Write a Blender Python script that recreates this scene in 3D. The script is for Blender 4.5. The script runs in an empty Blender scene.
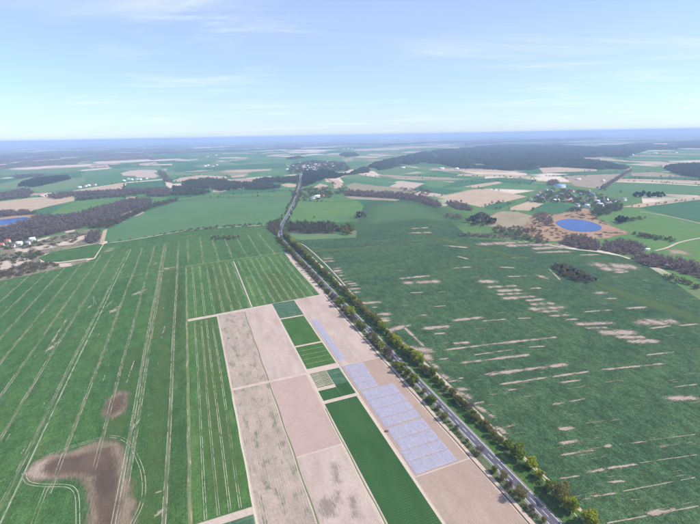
import bpy, math, random
import numpy as np
from mathutils import Vector, Matrix
from mathutils.geometry import tessellate_polygon

rng = np.random.default_rng(7)
random.seed(7)
R = math.radians
sc = bpy.context.scene
COL = sc.collection

# ------------------------------------------------------------------ camera
H = 200.0                      # drone height, m
FPX, CX, CY = 408.0, 350.0, 262.0   # focal length and centre in photograph pixels (700 x 524)
ROLL = math.atan(13 / 700)
PITCH = math.atan((262 - 135.2) / FPX)
fw = np.array([0, math.cos(PITCH), -math.sin(PITCH)])
up0 = np.array([0, math.sin(PITCH), math.cos(PITCH)])
r0 = np.array([1.0, 0, 0])
rt = r0 * math.cos(ROLL) - up0 * math.sin(ROLL)
up = up0 * math.cos(ROLL) + r0 * math.sin(ROLL)
cd = bpy.data.cameras.new('camera')
cam = bpy.data.objects.new('camera', cd)
COL.objects.link(cam)
cam.matrix_world = Matrix(((rt[0], up[0], -fw[0], 0), (rt[1], up[1], -fw[1], 0), (rt[2], up[2], -fw[2], H), (0, 0, 0, 1)))
cd.sensor_fit = 'HORIZONTAL'
cd.sensor_width = 36
cd.lens = 36 * FPX / 700
cd.clip_start = 1
cd.clip_end = 200000
sc.camera = cam

# ------------------------------------------------------------------ sky, sun, exposure
SUN_EL, SUN_DIR = 44.0, (1.0, -0.12)       # the sun stands to the right of the view
wd = bpy.data.worlds.new('World')
sc.world = wd
wd.use_nodes = True
wt = wd.node_tree
bg = wt.nodes['Background']
sky = wt.nodes.new('ShaderNodeTexSky')
sky.sky_type = 'NISHITA'
sky.sun_disc = False
sky.sun_elevation = R(SUN_EL)
sky.sun_rotation = math.atan2(SUN_DIR[0], SUN_DIR[1])
sky.air_density = 1.0
sky.dust_density = 0.25
sky.ozone_density = 2.3
SKY_STRENGTH = 0.12
bg.inputs['Strength'].default_value = SKY_STRENGTH
# thin cirrus: noise on a plane far above, stretched by the wind
tc = wt.nodes.new('ShaderNodeTexCoord')
sx = wt.nodes.new('ShaderNodeSeparateXYZ')
wt.links.new(tc.outputs['Generated'], sx.inputs[0])
def wmath(op, a, b=None, clamp=False):
    n = wt.nodes.new('ShaderNodeMath'); n.operation = op; n.use_clamp = clamp
    for i, q in enumerate((a, b)):
        if q is None: continue
        if isinstance(q, (int, float)): n.inputs[i].default_value = q
        else: wt.links.new(q, n.inputs[i])
    return n.outputs[0]
zz = wmath('MAXIMUM', wmath('ADD', sx.outputs[2], 0.06), 0.03)
cb = wt.nodes.new('ShaderNodeCombineXYZ')
wt.links.new(wmath('DIVIDE', sx.outputs[0], zz), cb.inputs[0])
wt.links.new(wmath('DIVIDE', sx.outputs[1], zz), cb.inputs[1])
def wnoise(scale, detail, rough, sc3, rot, loc, dist=0.0):
    mp = wt.nodes.new('ShaderNodeMapping')
    mp.inputs['Scale'].default_value = sc3; mp.inputs['Rotation'].default_value = (0, 0, rot); mp.inputs['Location'].default_value = loc
    wt.links.new(cb.outputs[0], mp.inputs[0])
    n = wt.nodes.new('ShaderNodeTexNoise')
    n.inputs['Scale'].default_value = scale; n.inputs['Detail'].default_value = detail
    n.inputs['Roughness'].default_value = rough; n.inputs['Distortion'].default_value = dist
    wt.links.new(mp.outputs[0], n.inputs['Vector'])
    return n.outputs['Fac']
def wramp(x, lo, hi):
    m = wt.nodes.new('ShaderNodeMapRange'); m.interpolation_type = 'SMOOTHSTEP'
    m.inputs[1].default_value = lo; m.inputs[2].default_value = hi
    wt.links.new(x, m.inputs[0]); return m.outputs[0]
n1 = wramp(wnoise(0.8, 7, 0.62, (0.45, 1.3, 1), R(12), (3.1, 0.6, 0), 0.6), 0.46, 0.76)
n2 = wramp(wnoise(0.35, 3, 0.5, (1, 1, 1), 0, (1.7, 5.2, 0)), 0.36, 0.62)
cl = wmath('MULTIPLY', wmath('MULTIPLY', n1, n2), 0.6)
veil = wmath('ADD', 0.34, wmath('MULTIPLY', wramp(wnoise(0.22, 4, 0.5, (0.5, 1.2, 1), R(5), (8.1, 2.2, 0)), 0.3, 0.75), 0.16), True)
mx = wt.nodes.new('ShaderNodeMix'); mx.data_type = 'RGBA'
wt.links.new(veil, mx.inputs['Factor'])
wt.links.new(sky.outputs[0], mx.inputs['A'])
mx.inputs['B'].default_value = (6.4, 5.25, 4.9, 1)
wb = wt.nodes.new('ShaderNodeMix'); wb.data_type = 'RGBA'; wb.blend_type = 'MULTIPLY'   # the camera's cool white balance, the same all over the sky
wb.inputs['Factor'].default_value = 1
mc = wt.nodes.new('ShaderNodeMix'); mc.data_type = 'RGBA'
wt.links.new(cl, mc.inputs['Factor']); wt.links.new(mx.outputs['Result'], mc.inputs['A']); mc.inputs['B'].default_value = (8.6, 7.0, 5.7, 1)
wt.links.new(mc.outputs['Result'], wb.inputs['A']); wb.inputs['B'].default_value = (0.74, 0.965, 1.25, 1)
wt.links.new(wb.outputs['Result'], bg.inputs['Color'])

sd = bpy.data.lights.new('sun', 'SUN')
sd.energy = 4.4
sd.angle = R(0.5)
sd.color = (1.0, 0.945, 0.865)
sun = bpy.data.objects.new('sun', sd)
COL.objects.link(sun)
hx = math.hypot(*SUN_DIR)
sv = Vector((SUN_DIR[0] / hx * math.cos(R(SUN_EL)), SUN_DIR[1] / hx * math.cos(R(SUN_EL)), math.sin(R(SUN_EL))))
sun.rotation_euler = sv.to_track_quat('Z', 'Y').to_euler()
sun.location = (300, 0, 400)
sc.view_settings.view_transform = 'Standard'
sc.view_settings.look = 'None'
sc.view_settings.gamma = 1
sc.view_settings.exposure = 0.46
sc.cycles.max_bounces = 6
sc.cycles.diffuse_bounces = 2
sc.cycles.glossy_bounces = 2
sc.cycles.volume_bounces = 2
sc.cycles.transparent_max_bounces = 16
sc.cycles.use_denoising = True

# ------------------------------------------------------------------ pixel -> ground, plot frame (u along the road, v across it)
TH = R(20.96)
CT, ST = math.cos(TH), math.sin(TH)
def G(x, y, z=0.0):
    d = FPX * fw + (x - CX) * rt + (CY - y) * up
    t = (z - H) / d[2]
    return (d[0] * t, d[1] * t)
def W(u, v):
    return (-ST * u + CT * v, CT * u + ST * v)
def UV(p):
    return (-ST * p[0] + CT * p[1], CT * p[0] + ST * p[1])
def PX(*pts):
    return [G(*p) for p in pts]
def rect(u0, u1, v0, v1):
    return [W(u0, v0), W(u0, v1), W(u1, v1), W(u1, v0)]
def inpoly(P, poly):
    poly = np.asarray(poly); x, y = P[:, 0], P[:, 1]
    ins = np.zeros(len(P), bool)
    j = len(poly) - 1
    for i in range(len(poly)):
        xi, yi = poly[i]; xj, yj = poly[j]
        c = ((yi > y) != (yj > y)) & (x < (xj - xi) * (y - yi) / (yj - yi + 1e-12) + xi)
        ins ^= c; j = i
    return ins
def sdist(P, poly):
    poly = np.asarray(poly); d = np.full(len(P), 1e18)
    for i in range(len(poly)):
        a = poly[i - 1]; b = poly[i]; ab = b - a
        t = np.clip(((P - a) @ ab) / (ab @ ab + 1e-12), 0, 1)
        d = np.minimum(d, ((P - a - t[:, None] * ab) ** 2).sum(1))
    d = np.sqrt(d)
    return np.where(inpoly(P, poly), d, -d)

# ------------------------------------------------------------------ materials
class NT:
    def __init__(s, name):
        s.m = bpy.data.materials.new(name); s.m.use_nodes = True
        s.t = s.m.node_tree; s.b = s.t.nodes['Principled BSDF']; s.out = s.t.nodes['Material Output']
        s.b.inputs['Roughness'].default_value = 0.95
        s.b.inputs['Specular IOR Level'].default_value = 0.05
        s._uv = None
    def uv(s):
        if s._uv is None:
            g = s.t.nodes.new('ShaderNodeNewGeometry'); mp = s.t.nodes.new('ShaderNodeMapping')
            mp.inputs['Rotation'].default_value = (0, 0, -TH)
            s.t.links.new(g.outputs['Position'], mp.inputs[0]); s._uv = mp.outputs[0]
        return s._uv
    def link(s, a, b): s.t.links.new(a, b)
    def put(s, sock, q):
        if isinstance(q, (int, float)): sock.default_value = q
        elif isinstance(q, (tuple, list)): sock.default_value = tuple(q) + ((1,) if len(q) == 3 and sock.type == 'RGBA' else ())
        else: s.link(q, sock)
    def mapped(s, scale=(1, 1, 1), rot=0.0, loc=(0, 0, 0)):
        mp = s.t.nodes.new('ShaderNodeMapping')
        mp.inputs['Scale'].default_value = scale; mp.inputs['Rotation'].default_value = (0, 0, rot); mp.inputs['Location'].default_value = loc
        s.link(s.uv(), mp.inputs[0]); return mp.outputs[0]
    def noise(s, size, detail=3, rough=0.55, aspect=1.0, rot=0.0, seed=0, dist=0.0):
        """size in metres across v; aspect stretches it along u"""
        n = s.t.nodes.new('ShaderNodeTexNoise')
        n.inputs['Scale'].default_value = 1.0; n.inputs['Detail'].default_value = detail; n.inputs['Roughness'].default_value = rough
        n.inputs['Distortion'].default_value = dist
        s.link(s.mapped((1 / size, 1 / (size * aspect), 1 / size), rot, (seed * 13.7, seed * 7.3, 0)), n.inputs['Vector'])
        return n.outputs['Fac']
    def math(s, op, a, b=None, clamp=False):
        n = s.t.nodes.new('ShaderNodeMath'); n.operation = op; n.use_clamp = clamp
        s.put(n.inputs[0], a)
        if b is not None: s.put(n.inputs[1], b)
        return n.outputs[0]
    def step(s, x, lo, hi, a=0.0, b=1.0):
        m = s.t.nodes.new('ShaderNodeMapRange'); m.interpolation_type = 'SMOOTHSTEP'
        s.put(m.inputs[0], x)
        for i, q in enumerate((lo, hi, a, b)): m.inputs[i + 1].default_value = q
        return m.outputs[0]
    def mix(s, f, a, b, mode='MIX'):
        n = s.t.nodes.new('ShaderNodeMix'); n.data_type = 'RGBA'; n.blend_type = mode
        s.put(n.inputs['Factor'], f); s.put(n.inputs['A'], a); s.put(n.inputs['B'], b)
        return n.outputs['Result']
    def axis(s, which):
        x = s.t.nodes.new('ShaderNodeSeparateXYZ'); s.link(s.uv(), x.inputs[0]); return x.outputs[which]
    def stripes(s, which, period, lo=0.3, hi=0.8, wob=0.0):
        c = s.axis(which)
        if wob: c = s.math('ADD', c, s.math('MULTIPLY', s.noise(9, 2), wob))
        return s.step(s.math('SINE', s.math('MULTIPLY', c, 2 * math.pi / period)), lo, hi)
    def grain(s, col, size, amt, detail=2, aspect=1.0, seed=5):
        n = s.noise(size, detail, 0.7, aspect, 0, seed)
        k = s.step(n, 0.25, 0.75, 1 - amt, 1 + amt)
        v = s.t.nodes.new('ShaderNodeVectorMath'); v.operation = 'SCALE'
        s.put(v.inputs[0], col); s.link(k, v.inputs['Scale']); return v.outputs[0]
    def attr(s, name):
        a = s.t.nodes.new('ShaderNodeAttribute'); a.attribute_name = name; return a.outputs['Fac']
    def done(s, col): s.put(s.b.inputs['Base Color'], col); return s.m
    def alpha(s, fac):
        tr = s.t.nodes.new('ShaderNodeBsdfTransparent'); mxs = s.t.nodes.new('ShaderNodeMixShader')
        s.put(mxs.inputs[0], fac); s.link(tr.outputs[0], mxs.inputs[1]); s.link(s.b.outputs[0], mxs.inputs[2])
        s.link(mxs.outputs[0], s.out.inputs['Surface'])
MATS = {}
def field_mat(name, a, b, big=60, aspect=2.5, mid=None, midcol=None, midthr=(0.55, 0.75), rows=None, grain=(0.8, 0.18), seed=0):
    if name in MATS: return MATS[name]
    n = NT(name)
    c = n.mix(n.step(n.noise(big, 4, 0.6, aspect, 0, seed), 0.3, 0.7), a, b)
    if midcol is not None:
        c = n.mix(n.step(n.noise(mid, 4, 0.62, aspect, 0, seed + 3), *midthr), c, midcol)
    for r in rows or []:
        which, period, lo, hi, rc, k = r
        f = n.math('MULTIPLY', n.stripes(which, period, lo, hi, period * 0.05), n.step(n.noise(6, 3, 0.6, 4 if which == 0 else 0.25, 0, seed + 8), 0.38, 0.62, 0.0, k))
        c = n.mix(f, c, rc)
    c = n.grain(c, grain[0], grain[1], 2, 1.0, seed + 1)
    c = n.grain(c, 7, grain[1] * 0.6, 3, 2.0, seed + 2)
    c = n.grain(c, grain[0] * 2.6, grain[1] * .8, 4, 1.3, seed + 6)
    MATS[name] = n.done(c)
    return MATS[name]
def plain(name, col, rough=0.9, spec=0.1):
    n = NT(name); n.b.inputs['Roughness'].default_value = rough; n.b.inputs['Specular IOR Level'].default_value = spec
    c = n.grain(col, 1.3, 0.12)
    MATS[name] = n.done(c); return MATS[name]
def leaf_mat(name, a, b, trans=0.0, tint=True):
    n = NT(name)
    if tint == 'attr': f = n.attr('tint')
    else:
        oi = n.t.nodes.new('ShaderNodeObjectInfo'); f = oi.outputs['Random']
    g = n.t.nodes.new('ShaderNodeNewGeometry')
    f = n.math('ADD', n.math('MULTIPLY', f, 0.6), n.math('MULTIPLY', g.outputs['Random Per Island'], 0.4))
    c = n.mix(f, a, b)
    n.done(c)
    tl = n.t.nodes.new('ShaderNodeBsdfTranslucent'); n.put(tl.inputs['Color'], c)
    ms = n.t.nodes.new('ShaderNodeMixShader'); ms.inputs[0].default_value = .5
    n.link(n.b.outputs[0], ms.inputs[1]); n.link(tl.outputs[0], ms.inputs[2]); n.link(ms.outputs[0], n.out.inputs['Surface'])
    MATS[name] = n.m; return n.m

SOIL = (0.36, 0.275, 0.228)
SOIL_PALE = (0.445, 0.35, 0.297)
GREEN = (0.035, 0.120, 0.042)

# ------------------------------------------------------------------ object helpers
def link(name, me, mat=None, parent=None):
    o = bpy.data.objects.new(name, me)
    COL.objects.link(o)
    if mat is not None and me is not None: me.materials.append(mat)
    if parent is not None: o.parent = parent
    return o
def tag(o, label=None, cat=None, group=None, kind=None):
    if label: o['label'] = label
    if cat: o['category'] = cat
    if group: o['group'] = group
    if kind: o['kind'] = kind
    return o
def mesh_np(name, V, faces, attrs=None, smooth=False):
    """faces: (n,k) int array"""
    V = np.asarray(V, np.float32); faces = np.asarray(faces, np.int32)
    me = bpy.data.meshes.new(name)
    n, k = faces.shape
    me.vertices.add(len(V)); me.vertices.foreach_set('co', V.ravel())
    me.loops.add(n * k); me.loops.foreach_set('vertex_index', faces.ravel())
    me.polygons.add(n); me.polygons.foreach_set('loop_start', np.arange(n, dtype=np.int32) * k)
    me.update(calc_edges=True)
    for an, av in (attrs or {}).items():
        at = me.attributes.new(an, 'FLOAT', 'POINT'); at.data.foreach_set('value', np.asarray(av, np.float32))
    if smooth: me.polygons.foreach_set('use_smooth', np.ones(n, bool))
    me.validate()
    return me
LAYER = [0]
def sheet(name, poly, z, mat, kind='structure', label=None, parent=None):
    tris = tessellate_polygon([[Vector((p[0], p[1], 0)) for p in poly]])
    V = [(p[0], p[1], z) for p in poly]
    area = 0
    F = []
    for t in tris:
        a, b, c = (V[i] for i in t)
        s = (b[0] - a[0]) * (c[1] - a[1]) - (c[0] - a[0]) * (b[1] - a[1])
        F.append(t if s > 0 else (t[0], t[2], t[1]))
    o = link(name, mesh_np(name, V, F), mat, parent)
    if not parent: tag(o, label=label, kind=kind)
    return o
def strip_geo(pts, width, z, off=0.0):
    P = np.asarray(pts, float)
    T = np.gradient(P, axis=0); T /= np.linalg.norm(T, axis=1)[:, None] + 1e-9
    N = np.stack([T[:, 1], -T[:, 0]], 1)
    A = P + N * (off - width / 2); B = P + N * (off + width / 2)
    V = np.concatenate([np.c_[A, np.full(len(P), z)], np.c_[B, np.full(len(P), z)]])
    n = len(P); i = np.arange(n - 1)
    return V, np.stack([i, i + n, i + n + 1, i + 1], 1)
def merge_geo(parts):
    Vs, Fs, k = [], [], 0
    for V, F in parts:
        Vs.append(V); Fs.append(F + k); k += len(V)
    return np.concatenate(Vs), np.concatenate(Fs)
def strip(name, pts, width, z, mat, kind='structure', parent=None):
    V, F = strip_geo(pts, width, z)
    o = link(name, mesh_np(name, V, F), mat, parent)
    if not parent: tag(o, kind=kind)
    return o
def densify(pts, step):
    out = []
    for a, b in zip(pts[:-1], pts[1:]):
        n = max(1, int(math.hypot(b[0] - a[0], b[1] - a[1]) / step))
        out += [(a[0] + (b[0] - a[0]) * i / n, a[1] + (b[1] - a[1]) * i / n) for i in range(n)]
    return out + [pts[-1]]
def smooth_line(pts, it=2):
    for _ in range(it):
        q = [pts[0]]
        for a, b in zip(pts[:-1], pts[1:]):
            q += [(a[0] * .75 + b[0] * .25, a[1] * .75 + b[1] * .25), (a[0] * .25 + b[0] * .75, a[1] * .25 + b[1] * .75)]
        pts = q + [pts[-1]]
    return pts
def soft(name, poly, z, mat, margin, res):
    """sheet with its distance to the outline stored as 'm', so that the material can fray its edge"""
    P = np.asarray(poly); lo = P.min(0) - margin; hi = P.max(0) + margin
    nx, ny = [max(2, int(q)) for q in np.ceil((hi - lo) / res)]
    X, Y = np.meshgrid(np.linspace(lo[0], hi[0], nx + 1), np.linspace(lo[1], hi[1], ny + 1))
    Q = np.c_[X.ravel(), Y.ravel()]; d = sdist(Q, P)
    i, j = np.meshgrid(np.arange(nx), np.arange(ny)); i = i.ravel(); j = j.ravel()
    F = np.stack([j * (nx + 1) + i, j * (nx + 1) + i + 1, (j + 1) * (nx + 1) + i + 1, (j + 1) * (nx + 1) + i], 1)
    F = F[(d[F] > -margin).any(1)]
    used = np.unique(F); remap = np.full(len(Q), -1); remap[used] = np.arange(len(used))
    me = mesh_np(name, np.c_[Q[used], np.full(len(used), z)], remap[F], {'m': d[used]})
    return tag(link(name, me, mat), kind='structure')
def soft_mat(name, a, b, width, amp, nsize, aspect=1.0, opac=1.0, grain=(0.7, 0.15), seed=0, streak=None):
    n = NT(name)
    c = n.mix(n.step(n.noise(nsize * 2, 3, 0.6, aspect, 0, seed + 4), 0.3, 0.7), a, b)
    c = n.grain(c, grain[0], grain[1])
    n.done(c)
    nz = n.math('MULTIPLY', n.math('SUBTRACT', n.noise(nsize, 4, 0.65, aspect, 0, seed), 0.5), amp)
    if streak:
        nz = n.math('ADD', nz, n.math('MULTIPLY', n.math('SUBTRACT', n.noise(streak[0], 2, 0.6, streak[1], 0, seed + 9), 0.5), streak[2]))
    n.alpha(n.math('MULTIPLY', n.step(n.math('ADD', n.attr('m'), nz), -width, width), opac))
    MATS[name] = n.m; return n.m

# ================================================================== THE SETTING
# ------------------------------------------------------------------ ground to the horizon: a patchwork of fields and woods
n = NT('countryside')
def cells(size, aspect, rot, seed):
    v = n.t.nodes.new('ShaderNodeTexVoronoi'); v.feature = 'F1'; v.distance = 'CHEBYCHEV'
    v.inputs['Scale'].default_value = 1.0; v.inputs['Randomness'].default_value = 0.85
    n.link(n.mapped((1 / size, 1 / (size * aspect), 1), rot, (seed, seed * 1.7, 0)), v.inputs['Vector'])
    return v.outputs['Color']
def ramp(x, stops):
    r = n.t.nodes.new('ShaderNodeValToRGB'); r.color_ramp.interpolation = 'CONSTANT'
    e = r.color_ramp.elements
    while len(e) < len(stops): e.new(0.5)
    for q, (p, c) in zip(e, stops): q.position = p; q.color = tuple(c) + (1,)
    n.link(x, r.inputs[0]); return r.outputs[0]
sep = n.t.nodes.new('ShaderNodeSeparateColor'); n.link(cells(230, 1.5, 0.15, 3.3), sep.inputs[0])
col = ramp(sep.outputs[0], [(0, (.04, .115, .045)), (.22, (.06, .15, .055)), (.4, (.085, .17, .06)), (.56, (.13, .17, .075)), (.66, (.34, .26, .19)), (.78, (.045, .12, .05)), (.86, (.52, .42, .32))])
sep2 = n.t.nodes.new('ShaderNodeSeparateColor'); n.link(cells(700, 1.3, -0.4, 9.1), sep2.inputs[0])
col2 = ramp(sep2.outputs[1], [(0, (.05, .13, .05)), (.3, (.10, .16, .065)), (.5, (.50, .40, .30)), (.62, (.05, .12, .05)), (.78, (.56, .46, .36))])
col = n.mix(n.step(n.noise(900, 3, 0.5, 1, 0, 2), 0.48, 0.54), col, col2)
dist = n.t.nodes.new('ShaderNodeVectorMath'); dist.operation = 'LENGTH'; n.link(n.uv(), dist.inputs[0])
wood = n.step(n.math('ADD', n.noise(1500, 5, 0.62, 0.7, 0.3, 4), n.step(dist.outputs['Value'], 3500, 7500, -0.2, 0.0)), 0.50, 0.53)
col = n.mix(wood, col, (.022, .034, .022))
col = n.grain(col, 40, 0.12, 4)
n.done(col)
g = np.linspace(-80000, 80000, 33)
X, Y = np.meshgrid(g, g)
i, j = np.meshgrid(np.arange(32), np.arange(32)); i = i.ravel(); j = j.ravel()
ground = link('ground', mesh_np('ground', np.c_[X.ravel(), Y.ravel(), np.zeros(X.size)], np.stack([j * 33 + i, j * 33 + i + 1, (j + 1) * 33 + i + 1, (j + 1) * 33 + i], 1)), n.m)
tag(ground, kind='structure')

# ------------------------------------------------------------------ field materials
wheat_left = field_mat('wheat_left', (.044, .104, .031), (.068, .132, .038), 70, 3.5, 16, (.115, .155, .055), (.56, .82), [(0, 1.6, .3, .9, (.026, .075, .02), .6)], (0.7, .38), 1)
wheat_trial = field_mat('wheat_trial', (.050, .118, .030), (.078, .145, .038), 30, 5, 9, (.125, .165, .06), (.52, .8), [(0, 1.5, .2, .9, (.03, .085, .022), .5)], (0.6, .32), 2)
wheat_far = field_mat('wheat_far', (.070, .150, .060), (.085, .165, .066), 120, 1.5, None, None, grain=(3, .08), seed=3)
wheat_right = field_mat('wheat_right', (.036, .076, .034), (.054, .098, .040), 90, .5, 22, (.072, .115, .042), (.58, .85), None, (0.8, .55), 4)
meadow = field_mat('meadow', (.065, .150, .045), (.10, .165, .055), 50, 1, 25, (.15, .15, .075), (.6, .8), None, (2.5, .14), 5)
meadow_bright = field_mat('meadow_bright', (.078, .165, .045), (.105, .18, .052), 60, 1, None, None, grain=(3, .1), seed=6)
pale_green = field_mat('pale_green', (.095, .165, .07), (.12, .175, .075), 80, .7, None, None, grain=(4, .1), seed=7)
dark_green = field_mat('dark_green', (.042, .112, .050), (.055, .13, .055), 80, 1, None, None, grain=(4, .1), seed=8)
tan_far = field_mat('tan_far', (.37, .275, .185), (.43, .325, .225), 80, .4, 40, (.38, .30, .22), (.55, .8), None, (4, .07), 9)
tan_dull = field_mat('tan_dull', (.25, .20, .135), (.32, .255, .175), 50, .6, 25, (.16, .16, .085), (.55, .75), None, (3, .15), 10)
reed = field_mat('reed', (.27, .175, .115), (.33, .225, .155), 25, 1, 12, (.18, .15, .10), (.58, .78), None, (2, .2), 11)
scrubland = field_mat('scrubland', (.15, .14, .085), (.24, .19, .14), 22, 1, 14, (.075, .11, .045), (.5, .66), None, (2, .25), 12)
wood_floor = field_mat('wood_floor', (.085, .070, .060), (.11, .09, .07), 20, 1, None, None, grain=(2, .2), seed=13)
bare_pink = field_mat('bare_pink', SOIL_PALE, SOIL, 14, 4, 6, (.27, .225, .165), (.58, .8), [(0, 1.5, .2, .9, (.42, .33, .29), .5)], (.6, .1), 14)
bare_mauve = field_mat('bare_mauve', (.375, .268, .23), (.415, .30, .258), 40, 3, None, None, rows=[(1, 1.3, .1, .9, (.31, .22, .185), .8)], grain=(.6, .07), seed=15)
bare_grey = field_mat('bare_grey', (.37, .29, .235), (.30, .245, .19), 16, 2.2, 5, (.155, .155, .105), (.50, .70), [(0, 1.5, .1, .8, (.40, .315, .255), .9)], (.55, .16), 16)
bare_brown = field_mat('bare_brown', (.33, .24, .19), (.36, .265, .21), 30, 2, None, None, rows=[(0, 1.4, .1, .9, (.27, .195, .155), .7)], grain=(.6, .09), seed=17)
soil_path = field_mat('soil_path', SOIL_PALE, (.48, .38, .30), 12, 4, 5, (.34, .29, .2), (.62, .8), None, (.7, .1), 18)
verge = field_mat('verge', (.045, .095, .026), (.060, .13, .030), 8, 3, 4, (.15, .14, .065), (.52, .72), None, (.7, .4), 19)
track_dirt = field_mat('track_dirt', (.46, .37, .31), (.40, .32, .26), 10, 4, 3, (.2, .2, .11), (.56, .74), None, (.7, .14), 20)
grass_rough = field_mat('grass_rough', (.07, .115, .045), (.11, .125, .06), 8, 3, 4, (.2, .17, .1), (.56, .72), None, (.6, .25), 21)
leafy = field_mat('leafy', (.045, .105, .058), (.06, .12, .066), 20, 2, 4, (.12, .17, .11), (.55, .7), [(0, 1.5, .2, .9, (.10, .15, .09), .5), (1, 9, .80, .95, (.15, .2, .12), .6)], (.6, .14), 22)
row_green = field_mat('row_green', (.040, .10, .022), (.055, .12, .027), 20, 2, None, None, rows=[(0, 1.5, .3, .9, (.085, .155, .055), .6)], grain=(.6, .16), seed=23)
beet = field_mat('beet', (.028, .078, .022), (.034, .09, .024), 25, 3, 10, (.018, .07, .022), (.55, .75), None, (.6, .2), 24)
# fine bands of pale drills across the dark green trial plot
nb = NT('beet_drilled')
cc = nb.mix(nb.step(nb.noise(25, 3, .6, 3), .3, .7), (.026, .076, .021), (.036, .092, .025))
d1 = nb.stripes(1, 1.55, .2, .95, .5); d2 = nb.stripes(0, 1.25, -.3, .75, .5)
cc = nb.mix(nb.math('MULTIPLY', nb.math('MULTIPLY', d1, d2), nb.step(nb.noise(9, 3, .6, 2, 0, 3), .35, .62, .05, .45)), cc, (.16, .22, .11))
nb.done(nb.grain(cc, .6, .2)); beet_drilled = nb.m

def patchwork(name, size, aspect, rot, seed, stops):
    global n
    n = NT(name)
    sp_ = n.t.nodes.new('ShaderNodeSeparateColor'); n.link(cells(size, aspect, rot, seed), sp_.inputs[0])
    n.done(n.grain(ramp(sp_.outputs[0], stops), 12, .14, 4)); return n.m
GS = [(0, (.06, .15, .06)), (.2, (.09, .175, .07)), (.4, (.07, .16, .065)), (.55, (.13, .185, .085)), (.7, (.045, .125, .055)), (.84, (.24, .21, .13)), (.93, (.42, .33, .26))]
patch_green = patchwork('patchwork_meadow', 150, 1.9, -.5, 4.4, GS)
patch_far = patchwork('patchwork_far', 210, 2.6, .35, 7.7, GS)
patch_town = patchwork('patchwork_town', 170, 2.2, 1.1, 2.2, GS)
# ------------------------------------------------------------------ large fields near the camera
OUT = -140   # how far behind the camera the near fields run
sheet('wheat_field', [W(OUT, -23.5), W(OUT, -520), G(-160, 330), G(-60, 298), G(0, 281), G(60, 268.5), G(86, 261), G(95, 258.5), G(104, 244), G(107, 243), G(150, 236.5), G(200, 228.5), G(240, 226), G(272, 225), G(276, 232), G(279, 243), G(283, 251.5), W(690, 100), W(600, 20), W(480, -22)], 0.05, wheat_left)
sheet('wheat_field', [G(107, 243), G(150, 236.5), G(200, 228.5), G(274, 224.5), G(277, 220), G(286, 209), G(294, 197), G(260, 197), G(205, 198), G(178, 201.5), G(150, 210), G(126, 221.5), G(110, 230)], 0.05, wheat_far)
sheet('wheat_field', [W(700, -21.5), W(704, 140), W(478, 141), W(471, -21.5)], 0.06, wheat_trial)
sheet('wheat_field', [W(464, -22.5), W(466, 10), W(189, 10.5), W(189.5, -22.5)], 0.05, wheat_trial)
sheet('wheat_field', [W(184, -22.5), W(183, 9.5), W(OUT, 9.5), W(OUT, -22.5)], 0.05, leafy)
# the cultivated trial ground, bare paths between its plots
sheet('trial_ground', [W(OUT, 10.2), W(OUT, 149.5), W(483.6, 149.5), W(473, 10.2)], 0.04, soil_path)
sheet('soil_strip', [W(483.8, 142), W(483.8, 150.5), W(701, 150.2), W(704, 142.5)], 0.045, soil_path)
sheet('farm_track', [W(465.5, -23.5), W(470, -23.5), W(482.8, 149), W(478.4, 149)], 0.07, soil_path)
weed_light = field_mat('weed_light', (.16, .19, .09), (.36, .33, .22), 2.2, .3, 1.5, (.06, .12, .03), (.5, .65), None, (.6, .3), 27)
def plot(mat, u0, u1, v0, v1, name='trial_plot', z=0.075):
    return sheet(name, rect(u0, u1, v0, v1), z, mat)
plot(bare_grey, 310.5, 468, 12, 41.2)
plot(bare_grey, OUT, 307, 12, 41.2)
plot(bare_pink, 309.5, 472, 42.4, 75)
plot(bare_mauve, 216, 307, 42.4, 74)
plot(bare_pink, OUT, 214.5, 42.4, 73.2)
plot(leafy, 430, 477, 77.2, 105.3)
plot(row_green, 360, 427, 77.2, 104.6)
plot(row_green, 314.5, 357, 77.2, 104.8)
for u in (348, 339.5, 331, 322.5): plot(weed_light, u, u + .6, 78.5, 103.5, 'soil_path', 0.09)
plot(beet, 265, 306.5, 92.5, 104.5); plot(leafy, 282, 306, 92.6, 104.3, z=0.09)
plot(beet, 265, 279, 77, 92.4)
for k in range(12):     # narrow seed plots, some yellow, some bare
    u = 283.5 + k * 1.95
    plot([row_green, grass_rough, leafy, scrubland][(k * 7) % 4], u, u + 1.1, 77.4, 84.5, z=0.09)
    plot([row_green, meadow, leafy, grass_rough][(k * 5) % 4], u, u + 1.3, 84.6, 92.0, z=0.09)
plot(beet_drilled, OUT, 261, 76.6, 103.4)
plot(bare_pink, 308, 478, 107, 144)
plot(bare_brown, OUT, 171.5, 105.5, 145.5)
plot(bare_brown, 172.5, 307, 106.2, 145)
# pale weed edges and the dark furrow beside the long strip
furrow = plain('furrow', (.10, .085, .05))
weed_pale = field_mat('weed_pale', (.20, .20, .10), (.12, .16, .07), 3, 6, 2, (.34, .30, .2), (.5, .7), None, (.5, .2), 26)
weed = plain('weed_edge', (.15, .17, .075)); pale_edge = plain('pale_edge', (.52, .48, .36))
def vline(name, v, u0, u1, w, mat, z=0.1, wob=.25):
    P = [W(u, v + wob * math.sin(u * .13 + v)) for u in np.arange(u0, u1, 6.0)]
    return strip(name, P, w, z, mat)
vline('furrow', 146.6, OUT, 484, .9, furrow)
vline('furrow', 41.8, OUT, 470, .9, weed); vline('path_edge', 40.9, OUT, 300, .3, pale_edge)
vline('furrow', 75.2, OUT, 262, .8, weed, z=.1); vline('path_edge', 74.5, OUT, 262, .55, pale_edge)
vline('path_edge', 104.3, OUT, 262, .7, pale_edge); vline('path_edge', 105.7, 262, 430, .8, pale_edge); vline('furrow', 106.6, 262, 430, .35, weed)
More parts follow.
